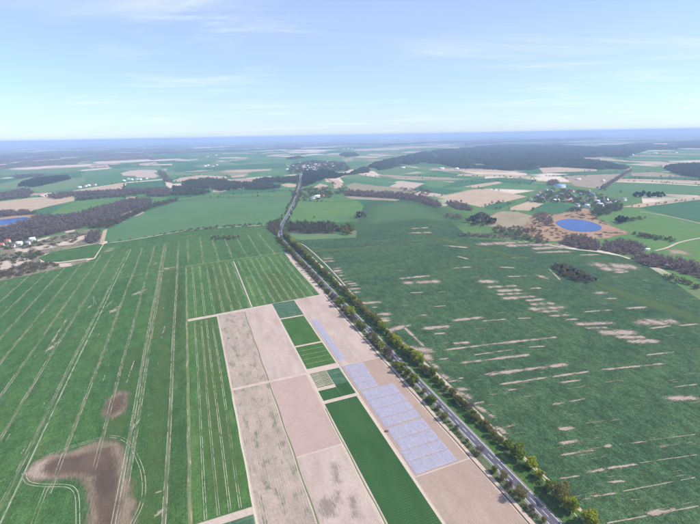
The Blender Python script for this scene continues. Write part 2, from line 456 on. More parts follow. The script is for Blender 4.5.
vline('path_edge', 76.3, 262, 430, .6, pale_edge)
vline('path_edge', 10.8, OUT, 300, .8, pale_edge); vline('grass_edge', -22.8, 190, 690, 2.2, weed_pale, .08)
strip('farm_track', [W(308.5, 11), W(308, 75), W(307.4, 106)], 3.2, .11, soil_path)
strip('farm_track', [W(186.5, -23), W(186.0, 10.5)], 5, .11, soil_path)

# ------------------------------------------------------------------ right-hand field and what lies around it
sheet('wheat_field', [W(OUT, 178.5), W(300, 179.3), W(760, 183), G(300, 240), G(312, 237.5), G(356, 237.5), G(358, 222), G(364, 206), G(395, 199), G(420, 202), G(440, 208), G(466, 219), G(458, 227), G(470, 237), G(500, 238.5), G(540, 244), G(570, 249), G(597, 252), G(620, 256), G(645, 264.5), G(672, 281), G(700, 300), G(800, 345), W(150, 700), W(OUT, 560)], 0.05, wheat_right)
sheet('field_track', [W(u, 177.6 + .4 * math.sin(u * .05)) for u in range(OUT, 780, 20)] + [W(u, 180.2 + .9 * math.sin(u * .031)) for u in range(760, OUT - 1, -20)], 0.065, track_dirt)
sheet('grass_verge', [W(OUT, 161.8), W(840, 161.8), W(830, 180), W(700, 177.5), W(OUT, 178)], 0.055, verge)
sheet('grass_verge', [W(OUT, 149.5), W(700, 150), W(840, 150), W(840, 157), W(OUT, 157)], 0.06, grass_rough)
F2 = [
 ('meadow', meadow_bright, [(290, 222), (299, 201), (326, 202.5), (357, 200.5), (364, 206), (358, 216), (330, 216.5)]),
 ('meadow', pale_green, [(288, 237), (291, 233), (356, 234.5), (356, 237.5), (300, 240)]),
 ('meadow', meadow, [(299, 200), (303, 190), (345, 188), (352, 193), (358, 200), (326, 202)]),
 ('tan_field', tan_far, [(314, 187), (320, 183.5), (328, 185.5), (327, 188.3), (316, 189)]),
 ('tan_field', tan_far, [(327, 179.5), (338, 180), (344, 185), (340, 188), (334, 188.5), (333, 183.5)]),
 ('tan_field', tan_dull, [(345, 196.5), (360, 196.2), (400, 199.5), (396, 200.8), (352, 199)]),
 ('meadow', patch_green, [(340, 178), (352, 174), (385, 178), (430, 181), (460, 183), (500, 181), (540, 184), (535, 190), (500, 189), (478, 187.5), (437, 196.5), (415, 195.5), (395, 192), (352, 191.5)]),
 ('crop_field', dark_green, [(458, 180.5), (500, 177.5), (537, 180), (530, 184.5), (500, 182), (470, 186.5), (440, 188)]),
 ('tan_field', tan_far, [(437, 197), (458, 193), (480, 189), (500, 191.3), (527, 196.5), (505, 202), (482, 207.5), (470, 204.5), (455, 201)]),
 ('tan_field', tan_far, [(463.5, 186.5), (476, 184.5), (498, 181.5), (503, 183), (476, 187.8)]),
 ('tan_field', tan_dull, [(383, 174.5), (400, 175.5), (458, 178.2), (452, 180), (400, 178.2), (380, 176)]),
 ('tan_field', tan_far, [(455, 169.8), (500, 170.4), (526, 171.5), (500, 172.6), (462, 171.6)]),
 ('tan_field', tan_far, [(460, 174), (500, 174), (531, 176.2), (530, 178.5), (500, 176.5), (455, 175.8)]),
 ('tan_field', tan_far, [(539, 168), (556, 167), (598, 169.4), (596, 171), (566, 172), (543, 172.8)]),
 ('crop_field', dark_green, [(484, 206.5), (500, 202), (514, 203), (500, 209), (488, 210)]),
 ('crop_field', dark_green, [(545, 176), (600, 172), (628, 172), (612, 180), (585, 176.5)]),
 ('tan_field', tan_dull, [(560, 176), (600, 174.5), (628, 173.5), (612, 185), (600, 189), (575, 186), (568, 180)]),
 ('tan_field', tan_far, [(508.6, 208), (528.6, 201.5), (544, 203.6), (529, 210.7), (511, 210)]),
 ('dry_meadow', tan_dull, [(484, 219), (500, 211), (515, 211.5), (535, 216), (536, 224), (530, 232), (500, 228), (488, 226)]),
 ('crop_field', dark_green, [(529, 211), (545, 203.5), (556, 202), (578, 208), (571, 212.5), (552, 214)]),
 ('reed_bed', reed, [(520, 233), (532, 218), (545, 214), (556, 215), (566, 212.5), (580, 208), (594, 210), (592, 214), (601, 221), (614, 226.5), (631, 233.5), (606, 238.5), (572, 240), (548, 241.5)]),
 ('meadow', meadow_bright, [(592, 214), (612, 209), (640, 208.5), (700, 223), (740, 232), (740, 262), (700, 288), (660, 268), (630, 258), (605, 251), (575, 246), (572, 240), (606, 238.5), (632, 233.5), (614, 226.5)]),
 ('crop_field', dark_green, [(640, 207.8), (665, 204), (700, 199.5), (760, 195), (760, 236), (700, 222), (672, 216)]),
 ('tan_field', tan_far, [(622, 207), (640, 203.5), (700, 196.8), (760, 190), (760, 194), (700, 199), (662, 204), (640, 207.5)]),
 ('crop_field', wheat_far, [(601, 190), (616, 182), (660, 183.5), (700, 186), (760, 188), (760, 189), (700, 195.5), (662, 193.5), (630, 194)]),
 ('tan_field', tan_far, [(621, 179), (640, 179), (700, 180.8), (760, 182), (760, 186), (700, 184.3), (640, 181.8), (617, 181.2)]),
 ('crop_field', dark_green, [(632, 176), (690, 177.5), (700, 178), (700, 180.6), (640, 178.8), (622, 178.6)]),
 ('tan_field', tan_dull, [(631, 173), (655, 172), (688, 176.6), (660, 177), (632, 175.8)]),
 ('meadow', meadow, [(626, 172), (632, 167), (662, 166), (668, 171), (655, 172)]),
 ('tan_field', tan_far, [(600, 158.5), (612, 159), (630, 161), (660, 161.5), (690, 165), (665, 165.5), (640, 162.5), (600, 160.4)]),
 ('meadow', patch_far, [(612, 153), (700, 149.5), (760, 148), (760, 158), (700, 160), (660, 161), (632, 160.5)]),
 ('dry_meadow', tan_dull, [(668, 250), (674, 248.5), (692, 253), (690, 255.5), (672, 254)]),
 # left of the road
 ('tan_field', tan_far, [(0, 201.5), (-60, 207), (-60, 216), (0, 211.5), (28, 212), (50, 206), (74, 201), (75, 195.5), (35, 197.5)]),
 ('meadow', meadow_bright, [(50, 214), (62, 207), (78, 201), (105, 198.5), (105, 205), (92, 209), (78, 214.5), (58, 217)]),
 ('meadow', meadow, [(105, 198), (150, 196.5), (168, 197), (160, 203), (148, 202), (118, 204.5), (105, 207)]),
 ('tan_field', tan_far, [(91, 208.6), (103, 206.3), (105, 207.6), (104, 209.4)]),
 ('tan_field', tan_far, [(125.5, 198), (136, 196), (136, 199.5), (126, 201)]),
 ('tan_field', tan_far, [(63, 192.6), (95, 187.5), (126, 182.6), (121, 191), (95, 193.3), (73, 193.4)]),
 ('crop_field', dark_green, [(127.5, 183), (145, 181.5), (164, 180), (167, 189.5), (122.5, 191)]),
 ('meadow', patch_far, [(0, 184), (25, 178), (70, 172), (110, 169), (160, 166), (165, 172), (165, 179), (128, 182), (95, 187), (62, 192.5), (40, 193), (0, 192)]),
 ('crop_field', pale_green, [(0, 172), (40, 169.5), (85, 166.5), (110, 165), (112, 167), (85, 169.5), (40, 173.5), (0, 176)]),
 ('tan_field', tan_far, [(86, 166.3), (108, 165), (110, 166.6), (92, 167.8)]),
 ('tan_field', tan_far, [(137, 163.8), (155, 162), (160, 163.3), (150, 165.2), (139, 165.4)]),
 ('meadow', patch_town, [(165, 172), (176, 160), (250, 156), (300, 158), (330, 160), (352, 168), (345, 172), (300, 174), (230, 179), (172, 184)]),
 ('tan_field', tan_far, [(172, 181), (180, 177.8), (200, 175.2), (226, 176.2), (228, 178), (200, 179.4), (178, 182)]),
 ('tan_field', tan_far, [(231, 176.2), (246, 174.2), (244, 177), (232, 177.6)]),
 ('tan_field', tan_far, [(222, 171.6), (240, 169.8), (272, 169), (270, 170.6), (240, 172.2)]),
 ('tan_field', tan_dull, [(180, 172.3), (200, 170), (214, 170.4), (200, 172)]),
 ('tan_field', tan_far, [(250, 167.2), (262, 165.6), (268, 166.6), (256, 168.2)]),
 ('crop_field', dark_green, [(205, 168), (250, 164), (285, 163), (288, 168), (240, 169.5), (215, 170)]),
 ('tan_field', tan_far, [(280.5, 184.6), (288, 183.4), (297, 184.2), (296, 187), (286, 187.4)]),
 ('meadow', meadow, [(170, 199), (205, 196), (260, 193), (292, 191), (295, 196.5), (260, 196.8), (205, 197.8), (178, 201)]),
 ('meadow', patch_town, [(300, 158), (340, 152), (420, 149), (440, 150), (372, 163), (352, 168)]),
 ('tan_field', tan_far, [(352, 149.5), (400, 147), (440, 146), (438, 147.2), (400, 149), (360, 151)]),
 ('tan_field', tan_dull, [(342, 159.5), (354, 157), (352, 161), (345, 162)]),
]
for k, (nm, mt, poly) in enumerate(F2):
    sheet(nm, PX(*poly), 0.07 + 0.008 * k, mt)
sheet('meadow', PX((436, 208), (470, 200), (540, 190), (600, 186), (640, 190), (645, 214), (600, 218), (560, 246), (520, 242), (470, 238), (456, 226)), 0.058, meadow)
ZT = 0.07 + 0.008 * len(F2)
# quarry-like sandy ground and scrub at the far left
sheet('sandy_ground', PX((-60, 262), (0, 246), (20, 243), (40, 239.5), (66, 233), (92, 229), (100, 229.5), (103, 243), (92, 244), (75, 247), (45, 254), (38, 262), (58, 263), (86, 259.5), (90, 261.5), (60, 268.5), (0, 281), (-60, 297)), 0.09, scrubland)
sheet('wheat_field', PX((38, 258), (52, 252), (75, 247.5), (98, 243.5), (103, 244.5), (94, 258), (86, 258.5), (60, 262), (45, 262)), 0.12, wheat_left)
sheet('sand_track', PX((100, 243), (103, 230.5), (107.5, 228.8), (104, 242.6)), 0.12, tan_far)
sand_soft = soft_mat('sand_patch', (.50, .40, .33), (.42, .33, .26), 1.5, 14, 14, 1, 1, (2, .15), 31)
for poly in ([(36, 240), (50, 236.5), (48, 239), (38, 241.5)], [(30, 247.5), (46, 244.5), (58, 247), (40, 250)], [(56, 243), (74, 238.5), (88, 234), (90, 236), (72, 244.5), (58, 246)], [(64, 231.5), (76, 229), (74, 231.5), (66, 233)],
             [(0, 262), (20, 258), (32, 260), (12, 268), (0, 270)], [(58, 264), (72, 263), (72, 266), (60, 267)], [(14, 249), (30, 247), (28, 252), (16, 253)]):
    soft('sand_patch', PX(*poly), 0.15, sand_soft, 8, 2.5)

# ------------------------------------------------------------------ water
nw = NT('pond_water')
nw.b.inputs['Roughness'].default_value = 0.18; nw.b.inputs['Specular IOR Level'].default_value = 0.15
bp = nw.t.nodes.new('ShaderNodeBump'); bp.inputs['Strength'].default_value = .6; bp.inputs['Distance'].default_value = .4
nw.link(nw.noise(1.6, 4, .6, .6), bp.inputs['Height']); nw.link(bp.outputs[0], nw.b.inputs['Normal'])
nw.done((.012, .055, .24)); water = nw.m
pond = smooth_line(PX((555, 222.4), (560, 220.2), (568, 219), (578, 219.3), (590, 221.6), (599, 224.8), (602.5, 227.6), (600, 230.4), (592, 232), (580, 232), (569, 230.4), (560, 226.8), (555, 222.4)), 2)
sheet('pond', pond[:-1], ZT + .05, water)
lake = smooth_line(PX((-40, 222), (0, 219.8), (14, 218.2), (27, 217), (30.5, 218.5), (22, 222), (10, 224.4), (0, 226), (-40, 230), (-44, 226), (-40, 222)), 2)
sheet('reed_bed', PX((-60, 222), (0, 217.5), (20, 215.3), (36, 214.8), (36, 217.5), (26, 222.5), (0, 227.5), (-60, 233)), ZT + .02, reed)
sheet('lake', lake[:-1], ZT + .06, water)

for o_ in [o for o in list(bpy.data.objects) if o.name.startswith(('reed_bed', 'dry_meadow'))]:   # frayed edges instead of ruled ones
    me_ = o_.data; P_ = [tuple(v.co)[:2] for v in me_.vertices]; z_ = me_.vertices[0].co.z
    mname = me_.materials[0].name
    if mname + '_soft' not in MATS: MATS[mname + '_soft'] = soft_mat(mname + '_soft', *(((.27, .175, .105), (.34, .225, .14)) if mname == 'reed' else ((.24, .20, .125), (.31, .25, .16))), 8, 34, 26, 1, 1, (2, .28), 35)
    nm_ = o_.name.split('.')[0]; bpy.data.objects.remove(o_); soft(nm_, P_, z_, MATS[mname + '_soft'], 22, 5)
# ------------------------------------------------------------------ bare patches, wheel tracks
halo = soft_mat('bare_halo', (.28, .205, .145), (.21, .165, .11), 3.2, 7, 7, 1.6, .85, (.6, .3), 32, (.8, 9, 9.0))
core = soft_mat('damp_soil', (.10, .07, .05), (.145, .10, .07), 4.5, 7, 8, 1.6, .85, (.6, .3), 33, (.7, 9, 9.0))
palep = soft_mat('bare_pale', (.42, .33, .26), (.37, .285, .22), 3, 6, 5, 1.6, .8, (.6, .2), 34, (.7, 8, 6.0))
def cr(pts, ox, oy, s): return [G(ox + x / s, oy + y / s) for x, y in pts]
s3 = 3.883
big = cr([(95, 335), (130, 292), (200, 255), (300, 235), (370, 205), (430, 200), (468, 220), (485, 262), (495, 330), (518, 400), (525, 450), (512, 545), (500, 640), (420, 660), (345, 600), (340, 530), (345, 460), (340, 392), (312, 350), (220, 345), (150, 358), (112, 352)], 0, 389, s3)
soft('bare_patch', big, .09, halo, 9, .9)
soft('bare_patch', cr([(98, 332), (140, 290), (190, 268), (175, 310), (180, 345), (130, 352)], 0, 389, s3), .10, palep, 4, .8)
soft('bare_patch', cr([(168, 320), (195, 282), (350, 248), (420, 232), (448, 270), (448, 340), (455, 420), (450, 500), (425, 560), (385, 520), (378, 430), (372, 338), (285, 322), (200, 328)], 0, 389, s3), .11, core, 8, .9)
small = cr([(402, 270), (422, 228), (465, 200), (496, 206), (494, 250), (470, 288), (437, 305), (408, 298)], 0, 340, s3)
soft('bare_patch', small, .09, halo, 8, .7)
soft('bare_patch', cr([(420, 262), (440, 230), (470, 215), (484, 222), (480, 250), (460, 275), (432, 290)], 0, 340, s3), .11, core, 6, .7)

weedy = soft_mat('weedy_soil', (.19, .165, .125), (.25, .21, .16), 2.5, 5, 3, 2, .42, (.5, .3), 36, (.7, 5, 10.0))
for q in ([(270, 125), (310, 130), (330, 250), (295, 255)], [(190, 385), (225, 350), (285, 360), (300, 470), (230, 480), (195, 440)], [(395, 350), (425, 350), (440, 470), (410, 480)], [(300, 320), (330, 310), (320, 400), (300, 390)]):
    soft('weed_patch', cr(q, 290, 444, 6.55), .095, weedy, 4, .7)
yel = soft_mat('yellowing_crop', (.12, .165, .05), (.095, .15, .045), 6, 16, 9, 4, .36, (.6, .3), 37, (1.2, 10, 10.0))
for u0, u1, v0, v1 in ((100, 420, -52, -38), (90, 640, -34, -26), (200, 460, -12, 6), (480, 690, 10, 40), (480, 600, 80, 120), (250, 420, -78, -66), (430, 700, -60, -30)):
    soft('yellowing_crop', rect(u0, u1, v0, v1), .085, yel, 12, 3)
def track_mat(name, col, keep, seed, size=9.0):
    n = NT(name); n.done(n.grain(col, .8, .15))
    n.alpha(n.math('MULTIPLY', n.step(n.noise(2.2, 3, .7, 4, 0, seed), keep - .1, keep + .12), n.step(n.noise(size, 3, .6, 5, 0, seed + 2), .30, .55, .12, .8)))
    return n.m
tm_faint = track_mat('wheel_track_faint', (.42, .40, .28), .46, 41)
tm_clear = track_mat('wheel_track_clear', (.48, .46, .33), .42, 42)
tm_line = track_mat('wheel_track_line', (.50, .50, .37), .38, 43)
def tracks(pts, mat, gap=2.0, w=.42, z=.13, name='wheel_track'):
    P = densify(pts, 5)
    V, F = merge_geo([strip_geo(P, w, z, -gap / 2), strip_geo(P, w, z, gap / 2)])
    return tag(link(name, mesh_np(name, V, F), mat), kind='structure')
band_mat = soft_mat('track_band', (.30, .275, .18), (.20, .21, .115), .55, 1.1, 1.6, 8, .55, (.5, .3), 38, (5, 6, 3.2))
def band(pts, w, z=.105):
    P_ = densify(pts, 6); parts_ = [strip_geo(P_, w / 2, z, -w / 4), strip_geo(P_, w / 2, z, w / 4)]
    m_ = np.concatenate([np.full(len(P_), -.9), np.full(len(P_), .5), np.full(len(P_), .5), np.full(len(P_), -.9)])
    V_, F_ = merge_geo(parts_); tag(link('wheel_track', mesh_np('wheel_track', V_, F_, {'m': m_}), band_mat), kind='structure')
def straight(v, u0, u1, amp=.35):
    return [W(u, v + amp * math.sin(u * .021 + v * 1.7)) for u in np.arange(u0, u1, 10)]
top_u = lambda v: 900 + (v + 23) * .55 if v < -23 else 925
LEFT = [(-36, 'c'), (-58.2, 'f'), (-61.8, 'c'), (-79.5, 'f'), (-100.4, 'f'), (-120.3, 'l'), (-124.5, 'f'), (-147, 'f'), (-167, 'f'), (-188, 'f'), (-209, 'f'), (-230, 'f'), (-251, 'f'), (-272, 'f'), (-293, 'f'), (-314, 'f'), (-335, 'f'), (-356, 'f')]
for v, q in LEFT:
    u1 = 905 + v * .42 if v > -190 else 820 + (v + 190) * 1.1
    if v == -100.4: segs = [(243, u1)]
    elif v in (-79.5,): segs = [(256, u1)]
    else: segs = [(OUT, u1)]
    for a, b in segs:
        if q != 'l': band(straight(v, a, b), random.uniform(2.0, 3.2))
        tracks(straight(v, a, b), dict(c=tm_clear, f=tm_faint, l=tm_line)[q], *((.55, .34) if q == 'l' else (2.0, .45)))
for v in np.arange(-13, 140, 10.4):
    tracks(straight(v, 474 + v * .06, 692 + v * .04, .2), tm_clear, 1.8, .42)
strip('wheel_track', straight(52.4, 477, 690, .15), 1.5, .12, soil_path)
for v in (-19, 5, 29, 53, 77, 101, 125): tracks(straight(v, 698, 915 - abs(v - 40) * .3), tm_faint, 2.0, .7)
for v in (-14.5, -8, -2, 4.2): tracks(straight(v, 190, 462, .3), tm_clear, 1.2, .34)
strip('headland_track', densify([W(690, -22), W(697, 60), W(705, 142)], 8), 2.4, .12, weed_pale)
strip('headland_track', densify([W(690, -22), W(676, -70), W(668, -130)], 8), 1.2, .12, tm_faint)
ring = smooth_line(cr([(95, 345), (103, 318), (170, 265), (250, 235), (320, 212), (390, 190), (450, 184), (500, 205), (530, 260), (555, 320), (562, 400), (545, 465), (512, 524), (480, 600)], 0, 389, s3), 2)
tracks(ring, tm_clear, 1.8, .34)
tracks(smooth_line(cr([(92, 325), (97, 352), (115, 370), (180, 376), (260, 375), (288, 388), (302, 420), (303, 540), (300, 640)], 0, 389, s3), 2), tm_line, 1.8, .32)
tracks(cr([(183, 380), (155, 450), (128, 524), (100, 600)], 0, 389, s3), tm_clear, 1.8, .34)

# ragged drilling gaps in the right-hand field: short bars of bare soil, each with a frayed outline
def bars(name, segs, mat, z=.1, grow=1.9):
    Vs, Fs, Ms, k = [], [], [], 0
    for (x0, y0, x1, y1, th, ox, oy, s) in segs:
        a = np.array(G(ox + x0 / s, oy + y0 / s)); b = np.array(G(ox + x1 / s, oy + y1 / s))
        xm, ym = (x0 + x1) / 2, (y0 + y1) / 2
        wv = np.linalg.norm(np.array(G(ox + xm / s, oy + (ym - th / 2) / s)) - np.array(G(ox + xm / s, oy + (ym + th / 2) / s)))
        d = b - a; L = np.linalg.norm(d) + 1e-6; d /= L; nn = np.array([-d[1], d[0]])
        wv *= max(.35, abs(nn @ (np.array(G(ox + xm / s, oy + ym / s)) / np.linalg.norm(G(ox + xm / s, oy + ym / s)))))
        a = a - d * wv * .8; b = b + d * wv * .8; L += wv * 1.6
        nl = int(max(6, min(60, L / 2.5))); na = 7
        t = np.linspace(0, 1, nl); c = np.linspace(-1, 1, na)
        T, C = np.meshgrid(t, c, indexing='ij')
        P = a + d * (T[..., None] * L) + nn * (C[..., None] * wv * .5 * grow)
        end = np.minimum(T, 1 - T) * L / (wv * .9 + 2.0)
        ph = rng.random(3) * 6.28
        lump = .72 + .2 * np.sin(T * L / 9 + ph[0]) + .16 * np.sin(T * L / 3.7 + ph[1]) + .14 * np.sin(T * L / 1.9 + ph[2])
        m = (1 - np.abs(C)) * np.clip(end, 0, 1) ** .8 * lump
        ii, jj = np.meshgrid(np.arange(nl - 1), np.arange(na - 1), indexing='ij'); ii = ii.ravel(); jj = jj.ravel()
        Fs.append(np.stack([ii * na + jj, (ii + 1) * na + jj, (ii + 1) * na + jj + 1, ii * na + jj + 1], 1)[:, ::-1] + k)
        Vs.append(np.c_[P.reshape(-1, 2), z + rng.random() * .004 + np.zeros(nl * na)]); Ms.append(m.ravel()); k += nl * na
    # each bar lies a hair above the previous one, so that crossing bars never share a plane
    for q, V in enumerate(Vs): V[:, 2] = z + q * .0012
    me = mesh_np(name, np.concatenate(Vs), np.concatenate(Fs), {'m': np.concatenate(Ms)})
    return tag(link(name, me, mat), kind='structure')
def bar_mat(name, a, b, seed, opac=.92, mid=.42):
    n = NT(name)
    n.done(n.grain(n.mix(n.step(n.noise(5, 3, .6, .3, R(8.7), seed), .3, .7), a, b), .6, .14))
    f = n.math('ADD', n.attr('m'), n.math('MULTIPLY', n.math('SUBTRACT', n.noise(7, 4, .65, .22, R(8.7), seed + 1), .5), 1.5))
    f = n.math('ADD', f, n.math('MULTIPLY', n.math('SUBTRACT', n.noise(1.3, 4, .75, .45, R(8.7), seed + 2), .5), 1.5))
    n.alpha(n.math('MULTIPLY', n.step(f, mid - .2, mid + .3), opac)); return n.m
gap_soil = bar_mat('gap_soil', (.42, .325, .27), (.33, .265, .205), 51, .9, .36)
A = [(0,135,100,125,5),(20,150,130,145,9),(275,145,330,145,9),(310,165,400,160,7),(345,178,425,174,8),(345,190,440,186,6),(360,205,470,197,8),(445,170,490,168,5),(445,212,500,207,7),(465,225,535,221,9),(460,242,570,235,11),(485,252,550,247,7),(525,266,590,262,7),(580,278,620,277,5),(620,296,700,291,8),(650,308,700,306,6),(190,98,250,94,4),(205,58,235,66,4),(345,95,400,97,3),(85,310,165,302,9),(120,328,160,326,4),(185,282,290,270,7),(290,283,370,277,4),(60,264,95,262,4),(190,362,240,358,7),(155,385,340,362,5),(340,362,545,340,6),(215,430,440,403,7),(260,402,400,382,3),(300,472,580,435,10),(350,505,660,460,6),(560,500,630,490,6),(205,485,225,482,4),(290,15,420,8,8),(380,20,560,14,8),(470,30,600,22,7),(480,44,600,40,5),(520,100,560,140,5),(30,185,80,183,3),(120,233,160,230,3),(380,128,440,126,3),(160,20,230,26,4)]
B = [(270,155,390,150,10),(300,168,370,167,6),(355,185,465,183,16),(410,200,500,200,10),(455,216,550,213,12),(490,150,600,145,18),(525,170,600,160,5),(630,160,690,154,5),(440,100,510,95,6),(335,47,370,45,6),(370,65,410,65,4),(510,263,610,252,4),(585,415,680,412,16),(605,375,690,365,3),(0,272,100,262,7),(350,315,580,292,5),(205,360,280,350,6),(20,385,70,380,8),(180,437,300,415,5),(205,520,255,516,8),(10,515,50,508,8),(60,135,110,133,3),(290,112,400,104,3),(100,235,160,232,3)]
C = [(0,125,55,118,12),(0,185,90,170,12),(0,235,150,212,8),(185,198,215,192,12),(250,190,370,175,5),(370,172,580,145,2.5),(0,335,80,320,8),(100,308,190,295,12),(190,292,325,272,10),(330,268,580,232,3),(150,355,180,352,10),(200,350,270,343,8),(75,430,130,415,12),(130,410,240,395,8),(260,388,580,327,4),(190,524,370,490,6),(370,480,490,465,22),(380,490,590,448,6),(300,425,330,420,10)]
D = [(395,190,460,185,14),(380,165,470,160,5),(470,250,520,245,8),(455,275,530,268,14),(490,290,540,285,8),(500,315,550,310,10),(530,345,570,338,12),(560,370,620,360,10),(590,385,660,378,10),(620,400,680,395,8),(610,430,690,425,12),(650,460,700,455,12)]
E2 = [(270,30,430,20,16),(340,70,410,62,10),(380,130,510,122,22),(430,165,520,160,10),(450,185,510,178,20),(500,270,690,225,22)]
E3 = [(245,25,335,112,12),(190,45,245,25,14),(225,75,300,135,12),(260,112,350,120,18),(300,130,350,150,22),(340,160,380,185,16),(390,210,430,235,18),(430,265,500,300,20),(460,270,490,270,14),(520,330,600,380,16),(600,410,640,440,18),(630,450,680,490,12),(380,155,420,150,6),(420,240,470,235,8),(510,330,560,318,8)]
K1 = [(0,340,90,332,7),(0,372,60,368,7),(130,368,200,362,7),(160,385,300,378,9),(235,412,440,405,9),(290,437,440,428,8),(560,455,690,452,7),(470,375,560,400,8)]
Lr = [(480,385,560,405,10),(300,175,430,182,16),(330,190,400,195,12),(370,205,420,200,6),(70,215,110,230,8),(290,285,330,282,10)]
J1 = [(85,300,200,298,9),(90,270,190,264,6),(565,380,690,372,16)]
segs = [s + (400, 240, 3.495) for s in A] + [s + (500, 280, 3.495) for s in B] + [s + (560, 400, 4.226) for s in C] + [s + (280, 240, 8.738) for s in D] + [s + (330, 300, 8.738) for s in E2] + [s + (340, 320, 3.883) for s in E3] + [s + (500, 190, 6.99) for s in K1] + [s + (520, 220, 3.883) for s in Lr] + [s + (400, 190, 6.99) for s in J1]
bars('bare_patch', segs, gap_soil)
# thin dashes of missed drill rows all over that field
dash = []
fp = np.array(PX((305, 246), (430, 232), (600, 256), (700, 300), (700, 520), (590, 520)))
for _ in range(260):
    x, y = random.uniform(300, 705), random.uniform(240, 524)
    if not inpoly(np.array([G(x, y)]), fp)[0]: continue
    L = random.uniform(5, 22) * (1 + (y - 240) / 280); dash.append((x, y, x + L, y - L * (.05 + .16 * (y - 240) / 280), random.uniform(.5, 1.1) * (1 + (y - 240) / 300), 0, 0, 1))
bars('bare_patch', dash, bar_mat('gap_soil_thin', (.34, .28, .2), (.26, .23, .15), 61, .6, .70), .09)
# the same on the left: thin spots along the drilling direction
dashl = []
for (x0, y0, x1, y1, th) in [(176,515,262,380,10),(330,355,355,330,6),(430,360,470,330,14),(400,350,440,310,6),(520,290,565,270,10),(640,190,690,180,6),(625,470,640,410,7),(380,365,400,355,5),(190,500,210,480,14),(590,175,610,165,4),(300,345,330,300,3)]:
    dashl.append((x0, y0, x1, y1, th, 0, 220, 3.883))
dashl += [(420, 120, 440, 105, 26, 0, 220, 3.883), (330, 115, 345, 100, 12, 0, 220, 3.883)]
for (x0, y0, x1, y1, th) in [(400,160,425,90,5),(490,170,525,70,6),(18,400,42,362,7),(82,445,102,410,8),(287,385,300,362,6),(180,45,230,5,12),(510,350,540,310,12),(560,300,600,285,6)]:
    dashl.append((x0, y0, x1, y1, th, 0, 340, 3.883))
for (x0, y0, x1, y1, th) in [(600,500,640,460,16),(85,440,130,432,6),(590,410,630,395,5),(0,360,20,350,8)]:
    dashl.append((x0, y0, x1, y1, th, 0, 389, 3.883))
for _ in range(160):
    v = random.uniform(-300, -28); u = random.uniform(130, 760); L = random.uniform(2, 9)
    p, q = W(u, v), W(u + L, v + random.uniform(-.3, .3))
    def px(p):
        d = np.array([p[0], p[1], -H]); z = d @ fw; return CX + FPX * (d @ rt) / z, CY - FPX * (d @ up) / z
    a, b = px(p), px(q); dashl.append((a[0], a[1], b[0], b[1], random.uniform(.4, 1.0), 0, 0, 1))
def bar_mat_l(name):
    n = NT(name); n.done(n.grain((.36, .32, .235), .6, .15))
    f = n.math('ADD', n.attr('m'), n.math('MULTIPLY', n.math('SUBTRACT', n.noise(1.3, 4, .72, 3, 0, 71), .5), 2.6))
    n.alpha(n.math('MULTIPLY', n.step(f, .40, .85), .8)); return n.m
bars('bare_patch', dashl, bar_mat_l('thin_crop_soil'), .1, 2.2)
far_crop = soft_mat('far_crop', (.068, .135, .055), (.078, .145, .058), 60, 50, 50, .6, .9, (3, .12), 83)
soft('thin_crop', PX((357, 236), (359, 222), (365, 206.5), (395, 200), (420, 203), (440, 209), (462, 219), (450, 225), (420, 221), (375, 226)), .066, far_crop, 95, 12)
# yellowish ridge of thin crop across the right-hand field
ridge = soft_mat('thin_crop', (.10, .15, .045), (.085, .14, .05), 6, 9, 12, .6, .62, (.8, .2), 81)
for pts, w in (([(420, 222), (432, 224), (447, 227.5), (443, 228.5), (430, 226)], 1), ([(425, 234), (443, 238), (465, 243), (500, 251), (530, 258), (528, 260.5), (498, 254), (462, 246), (440, 240.5)], 1), ([(590, 280), (640, 296), (690, 312), (700, 318), (690, 320), (640, 304), (600, 288)], 1), ([(305, 250), (345, 248), (400, 245), (398, 247), (345, 250.5), (310, 252.5)], 1)):
    soft('thin_crop', PX(*pts), .08, ridge, 12, 4)

# ------------------------------------------------------------------ the road
na = NT('asphalt')
c = na.mix(na.step(na.noise(3, 4, .6, 12), .3, .7), (.085, .08, .10), (.12, .115, .135))
c = na.mix(na.math('MULTIPLY', na.step(na.math('ABSOLUTE', na.math('SUBTRACT', na.math('ABSOLUTE', na.math('SUBTRACT', na.axis(0), 159.0)), 1.5)), .1, .9, 1, 0), .35), c, (.075, .07, .085))
na.b.inputs['Roughness'].default_value = .75; na.b.inputs['Specular IOR Level'].default_value = .25
na.done(na.grain(c, .5, .12)); asphalt = na.m
road_pts = [W(u, 159.0) for u in range(OUT, 800, 20)] + smooth_line([W(800, 159.2), W(834, 163.5), W(880, 173), W(956, 194.3), W(1109, 249), W(1403, 343.6), W(1817, 463.5), W(2300, 590), W(2900, 750)], 2)
P = np.array(road_pts)
road = strip('road', [tuple(p) for p in P], 6.6, .2, asphalt)
shoulder = field_mat('shoulder', (.26, .24, .21), (.20, .20, .15), 4, 6, 3, (.12, .15, .07), (.5, .7), None, (.5, .2), 25)
strip('road_shoulder', [tuple(p) for p in P], 9.0, .12, shoulder)
white = plain('road_paint', (.74, .75, .76), .7)
for off in (-2.95, 2.95):
    V, F = strip_geo(P, .26, .215, off); link('edge_line', mesh_np('edge_line', V, F), white, road)
parts = []
for u in np.arange(OUT, 820, 9.0):
    parts.append(strip_geo([W(u, 159.0), W(u + 4.5, 159.0)], .22, .215))
V, F = merge_geo(parts); link('centre_line', mesh_np('centre_line', V, F), white, road)
